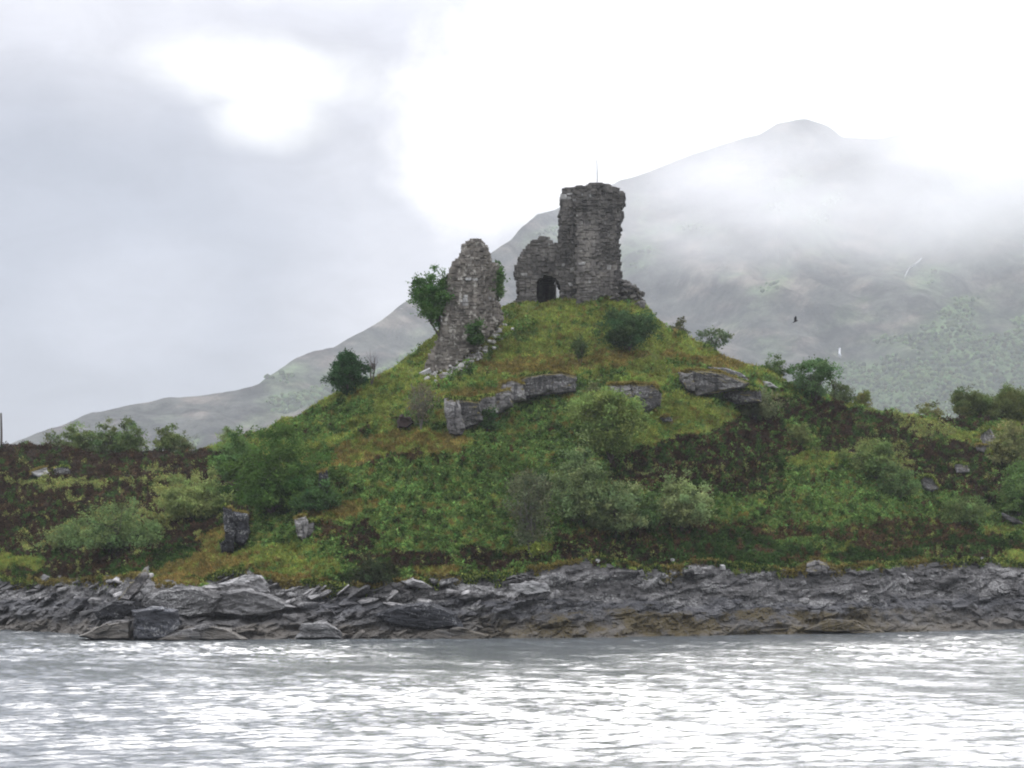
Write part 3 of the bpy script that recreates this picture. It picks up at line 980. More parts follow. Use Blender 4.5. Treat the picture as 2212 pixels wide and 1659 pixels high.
# ------------------------------------------------------------------ the two ruins
T_OUT = [(1112, 668), (1112, 655), (1123, 636), (1125, 627), (1121, 601), (1116, 585), (1121, 565), (1125, 548), (1132, 541), (1140, 532), (1151, 519), (1162, 513),
         (1176, 506), (1191, 512), (1198, 519), (1203, 519), (1208, 505), (1204, 495), (1209, 481), (1215, 474), (1215, 444), (1209, 428), (1207, 420),
         (1212, 411), (1223, 402), (1258, 401), (1273, 398), (1314, 397), (1331, 404), (1343, 406), (1350, 415), (1349, 430), (1341, 444),
         (1344, 463), (1337, 477), (1339, 495), (1335, 517), (1335, 545), (1338, 572), (1340, 601), (1344, 612), (1346, 668),
         (1208.5, 668), (1208.5, 616), (1206, 610), (1203, 603), (1197, 597), (1188, 594), (1179, 594), (1170, 598), (1164, 606), (1162, 616), (1162, 668)]
TY = 240.2
t_root = empty('ruined_tower', W(1250, 640, TY), 'tall dark grey ruined castle tower with an arched vault at its left foot', 'castle tower')


def t_front(px, z):
    v = np.interp(px, [1112, 1160, 1205, 1222, 1243, 1246, 1292, 1296, 1330, 1346], [1.5, 0.9, 0.9, 1.0, 0.75, 0.0, 0.0, 0.25, 0.9, 1.6])
    if 1247 < px < 1291 and 24.5 + 18.2 < z < 24.5 + 22.0: v += 0.14       # shallow recessed panel
    if px > 1296 or z > 45 or px < 1200: v += 0.40 * float(fbm(px / 14.0, z / 1.1, 0, 3, 701)) * (1.0 if px > 1296 else 0.6)
    v += 0.10 * float(fbm(px / 9.0, z / 0.6, 0, 2, 711))
    if z > 46.0: v -= 0.18 * min(1, (z - 46.0))                              # head of the wall oversails a little
    return float(v)


def t_thick(px, z):
    return float(np.interp(px, [1112, 1205, 1215, 1346], [3.6, 3.9, 4.6, 3.4]))


masonry(t_root, T_OUT, TY, t_front, t_thick, M_TOWER, 295, seed=5, mat2=M_TOWER2, arch=True,
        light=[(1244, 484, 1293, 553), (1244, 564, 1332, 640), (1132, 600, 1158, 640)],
        holes=[(1223.5, 557, 5, 4), (1252.7, 557, 5, 4), (1280, 557, 5, 4), (1309, 557, 5, 4)],
        pale=[(1221, 571, 5, 4), (1262, 572, 6, 4), (1311, 578, 6, 4), (1232, 610, 5, 7), (1225, 421, 18, 4), (1243, 432, 5, 3), (1136, 590, 6, 5)])
# dark vault running back behind the arch; its right side stands clear of the jamb, leaving a slit of daylight
def vault_box(name, pa, pb, ra, rb, y0, y1):
    xa, xb = (pa - CX) / F * TY, (pb - CX) / F * TY
    za, zb = CH - (rb - HOR) / F * TY, CH - (ra - HOR) / F * TY
    me = box_mesh(name, xa, xb, y0, y1, za, zb, M_TOWER)
    me.transform(Matrix.Translation(-t_root.location))
    obj(name, me, t_root)


vault_box('vault_back', 1150, 1202, 590, 668, TY + 9.0, TY + 9.6)
vault_box('vault_side', 1201.0, 1202.6, 600, 668, TY + 1.3, TY + 8.99)
vault_box('vault_side', 1154, 1161, 590, 668, TY + 4.9, TY + 8.98)
vault_box('vault_roof', 1161.1, 1200.9, 586, 594, TY + 4.9, TY + 8.97)
# grassy cap on the tower head
W_OUT = [(1023, 508), (1018, 517), (1008, 521), (1001, 526), (1000, 540), (991, 552), (978, 565), (972, 582), (966, 598), (963, 630), (963, 661), (959, 692),
         (953, 719), (938, 750), (922, 782), (915, 800), (965, 800), (1000, 772), (1030, 742), (1060, 712), (1080, 682), (1077, 657), (1071, 646), (1073, 610), (1076, 584),
         (1078, 571), (1068, 561), (1057, 558), (1055, 544), (1049, 531), (1041, 519), (1032, 510)]
wb = ground_at(985, 790)
WY = float(wb[1]) - 0.3
w_root = empty('ruined_wall', W(1000, 760, WY), 'pale weathered fragment of castle wall tapering to a ragged peak, left of the tower', 'castle wall')


def w_front(px, z):
    return float(np.interp(px, [915, 960, 1010, 1040, 1080], [1.2, 0.35, 0.0, 0.5, 1.6]) + 0.16 * (z - 24) * 0.35 + 0.55 * float(fbm(px / 20.0, z / 1.8, 0, 4, 721)))


masonry(w_root, W_OUT, WY, w_front, lambda px, z: 2.6, M_WALL, 299, seed=8, ch=(0.2, 0.42),
        holes=[(1022, 548, 7, 5), (1012, 640, 5, 7), (1050, 607, 6, 3)], pale=[(1018, 600, 10, 4), (1060, 640, 6, 4), (1002, 650, 5, 12)])

# heap of fallen masonry against the tower's right foot
hp_root = empty('rubble_heap', W(1355, 640, TY), 'dark heap of collapsed masonry at the right foot of the tower', 'rubble')
r_ = np.random.default_rng(12)
hp = []
for k in range(230):
    px = r_.uniform(1322, 1390); top = np.interp(px, [1322, 1335, 1350, 1372, 1382, 1390], [628, 607, 606, 616, 632, 655])
    py = r_.uniform(top, 668)
    sz = r_.uniform(0.22, 0.58)
    x, y, z = W(px, py, TY - 1.2 + r_.uniform(0, 3.0))
    hp.append((sz, (x, y, z), (sz * r_.uniform(1, 1.6), sz, sz * r_.uniform(0.5, 0.9)), r_.uniform(0, 3), r_.normal(0, 0.55)))
for sz, c, s, a, b in hp:
    o = bpy.data.objects.new('stone', stone_mesh(int(r_.integers(12)), M_TOWER))
    o.location = Vector(c) - t_root.location + (t_root.location - hp_root.location); o.scale = s; o.rotation_euler = (b, b * 0.5, a)
    link(o, hp_root)

# fallen stones spilling down from the pale wall
path = [(1090, 690), (1078, 712), (1062, 735), (1042, 757), (1018, 777), (990, 795), (955, 808), (925, 820)]
for k in range(150):
    t = r_.random() ** 0.8 * (len(path) - 1); i = int(min(t, len(path) - 2)); f = t - i
    px = path[i][0] * (1 - f) + path[i + 1][0] * f + r_.normal(0, 7 + 3 * f); py = path[i][1] * (1 - f) + path[i + 1][1] * f + r_.normal(0, 6)
    p = ground_at(px, py)
    sz = r_.uniform(0.16, 0.42) * (1.3 if r_.random() < 0.2 else 1)
    o = bpy.data.objects.new('fallen_stone', stone_mesh(int(r_.integers(12)), M_FALLEN if r_.random() < 0.65 else M_WALL))
    o.location = (p[0], p[1] - 0.15, p[2] + sz * 0.25); o.scale = (sz * r_.uniform(1.1, 2.0), sz, sz * r_.uniform(0.5, 0.9))
    o.rotation_euler = (r_.normal(0, 0.25), r_.normal(0, 0.25), r_.uniform(0, 3.1))
    link(o)
    where = 'upper' if py < 735 else ('middle' if py < 785 else 'lower')
    tag(o, ('pale grey' if o.data.materials[0] is M_FALLEN else 'brownish grey') + ' angular stone in the %s part of the scree spilling from the ruined wall' % where, 'stone', 'fallen stones below the ruined wall')
p = ground_at(919, 813)
o = obj('fallen_stone', stone_mesh(4, M_PALE), None, (p[0], p[1] - 0.5, p[2] + 0.3)); o.scale = (1.25, 0.6, 0.5); o.rotation_euler = (0.1, -0.45, 0.2)
tag(o, 'largest white block lying alone at the lower end of the scree', 'stone')

# flagpole on the tower
fp = empty('flagpole', W(1290, 400, TY + 1.6), 'thin grey pole standing on top of the castle tower', 'pole')
def tube(P, R, n=6):
    P = np.asarray(P, float); R = np.asarray(R, float); V = []
    for i, p in enumerate(P):
        d = P[min(i + 1, len(P) - 1)] - P[max(i - 1, 0)]; d = d / (np.linalg.norm(d) + 1e-9)
        a = np.cross(d, (0.3, 0.9, 0.31)); a /= np.linalg.norm(a) + 1e-9; b = np.cross(d, a)
        for k in range(n):
            th = 2 * math.pi * k / n
            V.append(p + R[i] * (math.cos(th) * a + math.sin(th) * b))
    Q = [(i * n + k, i * n + (k + 1) % n, (i + 1) * n + (k + 1) % n, (i + 1) * n + k) for i in range(len(P) - 1) for k in range(n)]
    return np.array(V), np.array(Q)


V_, Q_ = tube([(0, 0, -0.3), (0, 0, 1.6)], [0.075, 0.06]); obj('lower_pole', np_mesh('lower_pole', V_, Q_, M_STEEL), fp)
V_, Q_ = tube([(0, 0, 1.6), (-0.05, 0, 2.85)], [0.05, 0.035]); obj('upper_pole', np_mesh('upper_pole', V_, Q_, M_STEEL), fp)

# telegraph pole at the left edge
pb = crest_at(3, 0.5)
tp = empty('utility_pole', tuple(pb), 'dark wooden pole at the left edge of the heather ridge', 'pole')
V_, Q_ = tube([(0, 0, -0.5), (0, 0, 2.0), (-0.05, 0, 4.3)], [0.16, 0.15, 0.12], 8); obj('post', np_mesh('post', V_, Q_, M_POLE), tp)
V_, Q_ = tube([(-0.05, 0, 4.3), (-0.05, 0, 4.42)], [0.13, 0.03], 8); obj('cap', np_mesh('cap', V_, Q_, M_POLE), tp)


# bird
def build_bird():
    x, y, z = W(1718, 694, 205.0)
    r = empty('bird', (x, y, z), 'small dark bird in flight in front of the misty mountain', 'bird')
    V = []; 
    P = [(-0.24, 0.0, -0.14), (-0.12, 0, -0.06), (0, 0, 0.0), (0.13, 0, 0.05), (0.22, 0, 0.07), (0.28, 0, 0.05)]
    V_, Q_ = tube(P, [0.025, 0.06, 0.085, 0.07, 0.045, 0.008], 8)
    obj('body', np_mesh('body', V_, Q_, M_BIRD, None, True), r)
    for s in (-1, 1):
        W_ = np.array([(0.10, s * 0.05, 0.05), (-0.10, s * 0.05, 0.03), (0.10, s * 0.28, 0.26), (-0.10, s * 0.28, 0.24), (0.02, s * 0.46, 0.44), (-0.06, s * 0.44, 0.42)])
        W2 = W_ + np.array([0, -s * 0.012, 0.02])
        A = np.concatenate([W_, W2])
        Q = [(0, 1, 3, 2), (2, 3, 5, 4), (6, 8, 9, 7), (8, 10, 11, 9), (0, 2, 8, 6), (2, 4, 10, 8), (1, 7, 9, 3), (3, 9, 11, 5), (4, 5, 11, 10), (0, 6, 7, 1)]
        obj('wing', np_mesh('wing', A, np.array(Q), M_BIRD), r)
    T = np.array([(-0.2, -0.03, -0.12), (-0.2, 0.03, -0.12), (-0.4, 0.08, -0.22), (-0.4, -0.08, -0.22), (-0.2, -0.03, -0.10), (-0.2, 0.03, -0.10), (-0.4, 0.08, -0.21), (-0.4, -0.08, -0.21)])
    obj('tail', np_mesh('tail', T, np.array([(0, 1, 2, 3), (4, 7, 6, 5), (0, 4, 5, 1), (2, 6, 7, 3), (0, 3, 7, 4), (1, 5, 6, 2)]), M_BIRD), r)


build_bird()


# ------------------------------------------------------------------ crags on the hill
LIPS = []


def outcrop(label, pieces, depth=3.0, mat=None, seed=0, fwd=0.75, name='rock_outcrop'):
    allp = np.array([q for pc in pieces for q in pc], float)
    cx = allp[:, 0].mean(); by = allp[:, 1].max()
    gp = ground_at(cx, by)
    r = empty(name, tuple(gp), label, 'rock')
    rr = np.random.default_rng(seed)
    for i, pc in enumerate(pieces):
        a = np.array(pc, float)
        yb = min(ground_at(q[0], q[1])[1] for q in a[a[:, 1] > a[:, 1].mean()])
        for q0, q1 in zip(pc[:-1], pc[1:]):
            if q1[0] > q0[0] and name == 'rock_outcrop' and mat is not M_PALE: LIPS.append((q0, q1, yb - fwd + depth * 0.2))
        rock_hull('block', slab_pts(pc, yb - fwd + rr.normal(0, 0.15), depth, 0.15, rr), mat or M_CRAG, r, 3, 0.16, seed + i)


outcrop('long grey crag on the left of the ledge, its left end streaked white', [
    [(960, 856), (990, 864), (1004, 925), (994, 942), (970, 936), (960, 895)],
    [(980, 862), (1036, 866), (1042, 908), (1008, 926), (990, 918)],
    [(1022, 862), (1068, 853), (1076, 892), (1034, 910)],
    [(1054, 855), (1100, 840), (1108, 878), (1066, 896)]], seed=1, fwd=1.25)
outcrop('rounded grey crag in the middle of the ledge above the bracken', [
    [(1080, 828), (1105, 820), (1130, 830), (1136, 864), (1108, 872), (1088, 852)],
    [(1112, 824), (1150, 811), (1186, 806), (1190, 848), (1150, 860), (1124, 858)],
    [(1172, 807), (1215, 804), (1246, 814), (1244, 846), (1200, 850), (1176, 848)]], seed=2, fwd=1.25)
outcrop('square dark grey crag right of the fan shaped willow, under bright moss', [
    [(1312, 830), (1360, 828), (1372, 850), (1375, 885), (1345, 882), (1318, 858)],
    [(1360, 828), (1415, 832), (1430, 850), (1425, 875), (1400, 890), (1372, 886)]], seed=3)
outcrop('flat topped crag with pale upper ledges on the right of the ledge', [
    [(1465, 802), (1498, 800), (1505, 852), (1488, 850), (1470, 825)],
    [(1495, 800), (1550, 803), (1620, 828), (1605, 838), (1550, 846), (1505, 856)]], seed=4)
outcrop('bright white rock slabs lying on top of the right hand crag', [
    [(1530, 793), (1565, 795), (1600, 806), (1622, 824), (1600, 822), (1560, 812), (1535, 800)],
    [(1648, 824), (1665, 826), (1682, 838), (1664, 838), (1650, 832)]], depth=1.6, mat=M_PALE, seed=5, fwd=0.8)
outcrop('low grey rock below the white slabs, behind a pale shrub', [
    [(1560, 850), (1600, 838), (1640, 842), (1645, 868), (1600, 872), (1570, 866)]], seed=6)
outcrop('dark upright crag under the big leafy tree above the shore', [
    [(482, 1092), (500, 1098), (508, 1150), (504, 1196), (490, 1192), (484, 1140)],
    [(500, 1105), (535, 1110), (540, 1150), (525, 1178), (508, 1170)],
    [(474, 1172), (492, 1165), (500, 1190), (480, 1196)]], mat=M_DARKROCK, seed=7)
outcrop('small grey crag below a brown grass ledge left of centre', [
    [(636, 1120), (660, 1112), (668, 1140), (660, 1168), (644, 1160)],
    [(655, 1128), (678, 1125), (680, 1150), (664, 1160)]], depth=2, seed=8, fwd=0.1)
outcrop('grey crag at the right end of the brown grass patch beside the big tree', [
    [(688, 1020), (706, 1016), (712, 1050), (704, 1085), (690, 1075)]], depth=2, mat=M_DARKROCK, seed=9)
outcrop('small pale grey crag in the heather at the far left', [
    [(66, 1020), (100, 1010), (108, 1026), (80, 1032)], [(116, 1012), (148, 1008), (150, 1024), (118, 1028)]], depth=2, fwd=0.3, mat=M_SH_PALE, seed=10)
outcrop('brown peat hummock on the green slope left of the long crag', [
    [(856, 908), (868, 895), (884, 900), (892, 912), (880, 924), (858, 924)]], depth=1.5, mat=mat_plain('peat', (0.035, 0.022, 0.018), 0.95, 0.5, 4), seed=11, name='peat_hummock')
outcrop('small dark boulder on the grass below the square crag', [
    [(1428, 902), (1450, 898), (1452, 910), (1430, 910)]], depth=1, mat=M_DARKROCK, seed=12)
outcrop('pale boulders in heather near the right edge', [
    [(2118, 935), (2138, 925), (2150, 945), (2140, 965), (2122, 962)], [(2108, 960), (2130, 962), (2128, 978), (2110, 974)]], depth=1.5, mat=M_CRAG, seed=13)
outcrop('grey rocks beneath the dark heather on the right slope', [
    [(1985, 1030), (2010, 1028), (2030, 1052), (2012, 1066), (1992, 1055)], [(2060, 1000), (2090, 1004), (2095, 1020), (2066, 1022)]], depth=1.5, mat=M_CRAG, seed=14)
outcrop('thin white rock showing in the shrubs near the right edge', [
    [(2165, 1108), (2190, 1118), (2215, 1132), (2192, 1130), (2168, 1118)]], depth=1, mat=M_PALE, seed=15)

# shore landmarks
def boulder(label, outline, mat, depth=2.0, fwd=0.5, seed=0, name='boulder', bulge=0.35, amp=0.2):
    a = np.array(outline, float)
    yb = min(ground_at(q[0], min(q[1], water_py(q[0]) - 2))[1] for q in a[a[:, 1] > a[:, 1].mean()])
    o = rock_hull(name, slab_pts(outline, yb - fwd, depth, bulge, np.random.default_rng(seed)), mat, None, 3, amp, seed)
    return tag(o, label, 'rock')


boulder('big pale grey whaleback slab above the dark cave line on the left shore', [(440, 1300), (470, 1278), (540, 1274), (600, 1290), (640, 1312), (600, 1326), (520, 1334), (450, 1325)], M_SH_PALE, 4, 0.7, 31)
boulder('tall pale grey rock face under the orange grass tongue', [(320, 1285), (380, 1268), (440, 1268), (480, 1290), (460, 1330), (400, 1335), (320, 1325), (305, 1305)], M_SH_PALE, 4, 0.8, 32)
boulder('grey rock hump directly below the grass tip with a white spot', [(470, 1262), (530, 1244), (565, 1242), (580, 1264), (600, 1292), (540, 1290), (490, 1280)], M_SH_PALE, 3, 0.4, 33)
boulder('square black streaked block standing in the water on the left', [(286, 1320), (330, 1312), (385, 1316), (392, 1350), (360, 1384), (290, 1384)], M_DARKROCK, 4, 1.6, 34, bulge=0.2)
boulder('pointed dark slab leaning right at the left end of the shore', [(255, 1296), (300, 1238), (318, 1226), (326, 1240), (300, 1275), (275, 1300)], M_CRAG, 2, 0.9, 35)
boulder('pale upright flake beside the leaning pointed slab', [(292, 1290), (318, 1262), (332, 1262), (318, 1292), (300, 1300)], M_PALE, 1, 1.4, 36)
boulder('dark rounded rock below the leaning pointed slab', [(200, 1320), (240, 1300), (290, 1300), (300, 1320), (262, 1340), (215, 1338)], M_DARKROCK, 3, 0.9, 37)
boulder('smooth tan slab sloping into the water beside the black block', [(170, 1374), (230, 1345), (285, 1340), (284, 1380), (200, 1382)], M_SHORE, 4, 1.2, 38)
boulder('long low tan slab at the water right of the black block', [(330, 1384), (380, 1362), (450, 1350), (500, 1360), (540, 1384)], M_SHORE, 4, 1.9, 39)
boulder('broad dark sloping slab in the middle of the shore', [(800, 1330), (850, 1310), (930, 1300), (990, 1325), (1000, 1355), (920, 1362), (840, 1350)], M_DARKROCK, 4, 0.9, 40)
boulder('curved pale ribbed rock at the water left of centre', [(640, 1378), (655, 1348), (700, 1342), (735, 1362), (738, 1380)], M_SH_PALE, 3, 1.6, 41)
boulder('cream coloured flat rock on the grass edge above the shore', [(868, 1256), (890, 1252), (915, 1258), (935, 1270), (915, 1272), (880, 1264)], M_PALE, 1.2, 0.9, 42)
boulder('small bright white stone at the turf edge near the right', [(1498, 1230), (1508, 1222), (1516, 1230), (1512, 1240), (1500, 1241)], M_PALE, 0.6, 0.8, 43, amp=0.03)
boulder('wide grey arch shaped rock at the water on the right', [(1730, 1362), (1790, 1338), (1850, 1340), (1882, 1362), (1800, 1366)], M_SHORE, 3, 0.9, 44)
boulder('stack of pale stones poking into the heather on the right shore', [(1738, 1236), (1742, 1216), (1765, 1208), (1790, 1226), (1785, 1238)], M_CRAG, 1.5, 0.6, 45, amp=0.25)
boulder('low rounded slab at the water edge just left of centre', [(900, 1378), (940, 1358), (1000, 1356), (1060, 1372), (1050, 1384), (920, 1384)], M_SHORE, 3, 1.0, 46)
boulder('pale block below the turf in the centre of the shore', [(1100, 1262), (1140, 1254), (1185, 1258), (1190, 1278), (1140, 1284), (1104, 1278)], M_SH_PALE, 1.8, 0.6, 47)
boulder('thin dark reef just above the water at the far left', [(-20, 1381), (60, 1379), (150, 1378), (150, 1384), (60, 1386), (-20, 1385)], M_DARKROCK, 3, 12.0, 48, amp=0.03)
sp_ = [(1450, 1214), (1380, 1245), (1432, 1248), (1560, 1226), (1955, 1246), (2002, 1242)]

# ledges of the rock bank
rk = np.random.default_rng(21)
def angular(rk):
    P = rk.uniform(-1, 1, (9, 3)); P /= np.abs(P).max(1, keepdims=True) ** 0.6
    bm = bmesh.new()
    for q in P: bm.verts.new(q * 0.5)
    for s in (-1, 1):
        for t_ in (-1, 1): bm.verts.new((0.45 * s, 0.45 * t_, 0.3 * rk.uniform(-1, 1)))
    bmesh.ops.convex_hull(bm, input=bm.verts)
    bmesh.ops.delete(bm, geom=[v for v in bm.verts if not v.link_faces], context='VERTS')
    bmesh.ops.bevel(bm, geom=bm.edges[:], offset=0.05, segments=1, affect='EDGES')
    me = bpy.data.meshes.new('ledge'); bm.to_mesh(me); bm.free(); me.materials.append(M_SHORE)
    return me
ANG = [angular(rk) for _ in range(14)]
ANG_ARR = [mesh_arrays(m) for m in ANG]
lst = []
for k in range(1500):
    px = rk.uniform(-60, 2280)
    r0, r1 = rock_py(px) - 6, water_py(px) - 1
    py = rk.uniform(r0, r1)
    if kinds(np.array([px]), np.array([py]))[0] != 6: continue
    if px > 1150 and rk.random() < 0.45: continue
    p = ground_at(px, py)
    big = rk.random() ** 4.0
    L = (0.30 + 2.0 * big) if px < 1150 else (0.22 + 1.1 * big)
    tilt = (-0.22 if px < 1250 else 0.1) + rk.normal(0, 0.35)
    lst.append((L, int(rk.integers(14)), (p[0], p[1] + (0.12 if px < 1150 else 0.22) * L, p[2]), (L, L * 0.8, L * (rk.uniform(0.16, 0.5) if px < 1150 else rk.uniform(0.3, 0.9))), tilt, rk.uniform(-0.5, 0.5)))
lst.sort(key=lambda s: -s[0])
for s in lst[:300]:
    o = bpy.data.objects.new('ledge', ANG[s[1]]); o.location = s[2]; o.scale = s[3]; o.rotation_euler = (0.1, s[4], s[5]); link(o, shore)
VV, FF, of = [], [], 0
for s in lst[300:]:
    v, f = ANG_ARR[s[1]]
    VV.append((v * np.array(s[3])) @ rotz(s[5], s[4]).T + np.array(s[2])); FF.append(f + of); of += len(v)
tag(obj('rubble', np_mesh('rubble', np.concatenate(VV), np.concatenate(FF), M_SHORE), shore), None, None, None, 'stuff')
# scattered white stones in the upper bank, right of centre
for k, (px, py) in enumerate(sorted([(1290, 1214), (1385, 1240), (1432, 1246), (1560, 1228), (1660, 1242), (1952, 1246), (2000, 1240), (1452, 1212), (1735, 1262), (2040, 1238)])):
    p = ground_at(px, py)
    s = rk.uniform(0.3, 0.45)
    o = obj('white_stone', stone_mesh(int(rk.integers(12)), M_PALE), None, (p[0], p[1] - 0.35, p[2] + 0.1)); o.scale = (s, s, s * 1.1); o.rotation_euler = tuple(rk.uniform(-0.5, 0.5, 3))
    tag(o, '%s small white stone from the left in the upper edge of the grey rock bank' % ['first', 'second', 'third', 'fourth', 'fifth', 'sixth', 'seventh', 'eighth', 'ninth', 'tenth'][k], 'stone', 'white stones in the rock bank')


# ------------------------------------------------------------------ ground cover
def leaf_cloud(P, size, col, up=0.0, narrow=0.55, rg=rng, stand=0.0):
    """one small pointed leaf (triangle) per point"""
    n = len(P)
    a = rg.normal(0, 1, (n, 3)); a[:, 2] = a[:, 2] * (1 - stand) + stand * 2.0 * np.abs(rg.normal(1, 0.3, n)); a /= np.linalg.norm(a, axis=1, keepdims=True)
    b = rg.normal(0, 1, (n, 3)); b -= (b * a).sum(1, keepdims=True) * a; b /= np.linalg.norm(b, axis=1, keepdims=True)
    s = size[:, None]
    V = np.stack([P - b * s * narrow * 0.5, P + b * s * narrow * 0.5, P + a * s], 1).reshape(-1, 3)
    Fc = np.arange(3 * n).reshape(-1, 3)
    C = np.repeat(col, 3, 0)
    return V, Fc, C


N_S = 2000000
_ci = rng.random(N_S) * (NC - 2); _ri = VIS0 + rng.random(N_S) * (NR - 1.01)
_i, _j = _ci.astype(int), _ri.astype(int); _fi, _fj = (_ci - _i)[:, None], (_ri - _j)[:, None]
_GF = GP.astype(np.float32)
_P = (_GF[_i, _j] * (1 - _fi) * (1 - _fj) + _GF[_i + 1, _j] * _fi * (1 - _fj) + _GF[_i, _j + 1] * (1 - _fi) * _fj + _GF[_i + 1, _j + 1] * _fi * _fj)
_k = kinds(CX + _P[:, 0] / _P[:, 1] * F, HOR - (_P[:, 2] - CH) / _P[:, 1] * F)


def cover(name, label, cat, sel, n, hgt, size, tone_var, stand, narrow=0.5):
    ok = np.nonzero(np.isin(_k, sel))[0][: int(n * 1.7)]
    P, k = _P[ok], _k[ok]
    dens = 0.55 + 0.9 * fbm(P[:, 0] / 0.9, P[:, 1] / 0.9, P[:, 2] / 0.9, 2, 401)
    ok = rng.random(len(P)) < dens + 0.25
    P, k = P[ok][:n], k[ok][:n]
    n2 = len(P)
    hb = np.clip(0.40 + 1.5 * fbm(P[:, 0] / 1.5, P[:, 1] / 1.5, P[:, 2] / 1.5, 2, 411), 0.04, 1.6)
    P = P + np.array([0, 0, 1.0]) * (hgt * hb * rng.random(n2))[:, None] + rng.normal(0, 0.05, (n2, 3))
    c = PAL[k] * (1 + tone_var * rng.normal(0, 1, (n2, 1))) * (1 + 0.55 * vnoise(P[:, 0] / 0.55, P[:, 1] / 0.55, P[:, 2] / 0.55, 421) + 0.3 * vnoise(P[:, 0] / 2.5, P[:, 1] / 2.5, P[:, 2] / 1.5, 422))[:, None]
    c[:, 0] *= 1 + 0.15 * rng.normal(0, 1, n2)
    c = np.clip(c, 0.006, 0.6)
    V, Fc, C = leaf_cloud(P, rng.uniform(*size, n2), c, stand=stand, narrow=narrow)
    print(name, n2)
    tag(obj(name, np_mesh(name, V, Fc, M_LEAF, C)), label, cat, None, 'stuff')


cover('grass', 'short green and yellowish grass on the castle mound', 'grass', (0, 1, 8), 300000, 0.25, (0.16, 0.36), 0.22, 0.5, 0.35)
cover('heather', 'dark brown heather and russet scrub on both flanks of the hill', 'heather', (2, 4), 270000, 0.65, (0.15, 0.32), 0.35, 0.3, 0.5)
cover('bracken', 'deep green bracken covering the lower slope', 'bracken', (3, 7), 280000, 0.65, (0.18, 0.38), 0.28, 0.15, 0.6)
cover('scrub', 'pale yellow green low scrub in the heather', 'scrub', (5,), 90000, 0.8, (0.14, 0.28), 0.25, 0.2, 0.6)


def lips():
    P = []
    for (a, b, yd) in LIPS:
        if abs(b[1] - a[1]) > 1.4 * abs(b[0] - a[0]): continue
        n_ = int(abs(b[0] - a[0]) * 26)
        f = rng.random(n_); px = a[0] + (b[0] - a[0]) * f + rng.normal(0, 1.5, n_); py = a[1] + (b[1] - a[1]) * f - 2.5 + np.abs(rng.normal(0, 3.2, n_)) * (0.4 + vnoise(px / 7.0, 0, 0, 5))
        x, y, z = W(px, py, yd + rng.uniform(-0.5, 1.2, n_)); P.append(np.stack([x, y, z], 1))
    # turf spilling over the top of the rock bank
    n_ = 26000
    px = rng.uniform(-60, 2280, n_)
    pyb = rock_py(px) + 14 * fbm(px / 34.0, 0 * px, 3.3, 4, 91) - 4
    ci = np.clip(np.searchsorted(COLS, px), 1, NC - 1)
    ri = np.argmin(np.abs(PYf[ci, VIS0:VIS1] - pyb[:, None]), 1)
    Q_ = GP[ci, VIS0 + ri].copy(); Q_[:, 0] = (px - CX) / F * Q_[:, 1]
    drop = rng.random(n_) ** 1.6 * (0.9 + 0.8 * vnoise(px / 9.0, 0 * px, 0, 17))
    Q_[:, 2] += 0.25 - drop; Q_[:, 1] -= 0.15 + 0.35 * rng.random(n_)
    P.append(Q_)
    P = np.concatenate(P); n_ = len(P)
    c = PAL[np.where(vnoise(P[:, 0] / 2.5, P[:, 1] / 2.5, P[:, 2], 23) > -0.05, 1, np.where(rng.random(n_) < 0.5, 7, 0))] * (1 + 0.3 * rng.normal(0, 1, (n_, 1)))
    V, Fc, C = leaf_cloud(P, rng.uniform(0.14, 0.34, n_), np.clip(c, 0.01, 0.5), stand=-0.2, narrow=0.5)
    tag(obj('moss', np_mesh('moss', V, Fc, M_LEAF, C)), 'golden moss and grass overhanging the crags and the rock bank', 'moss', None, 'stuff')


lips()

# ------------------------------------------------------------------ trees and shrubs
def tubes_joined(lines, mat, name, n=5):
    VV, QQ, o = [], [], 0
    for P, R in lines:
        v, q = tube(P, R, n); VV.append(v); QQ.append(q + o); o += len(v)
    return np_mesh(name, np.concatenate(VV), np.concatenate(QQ), mat)


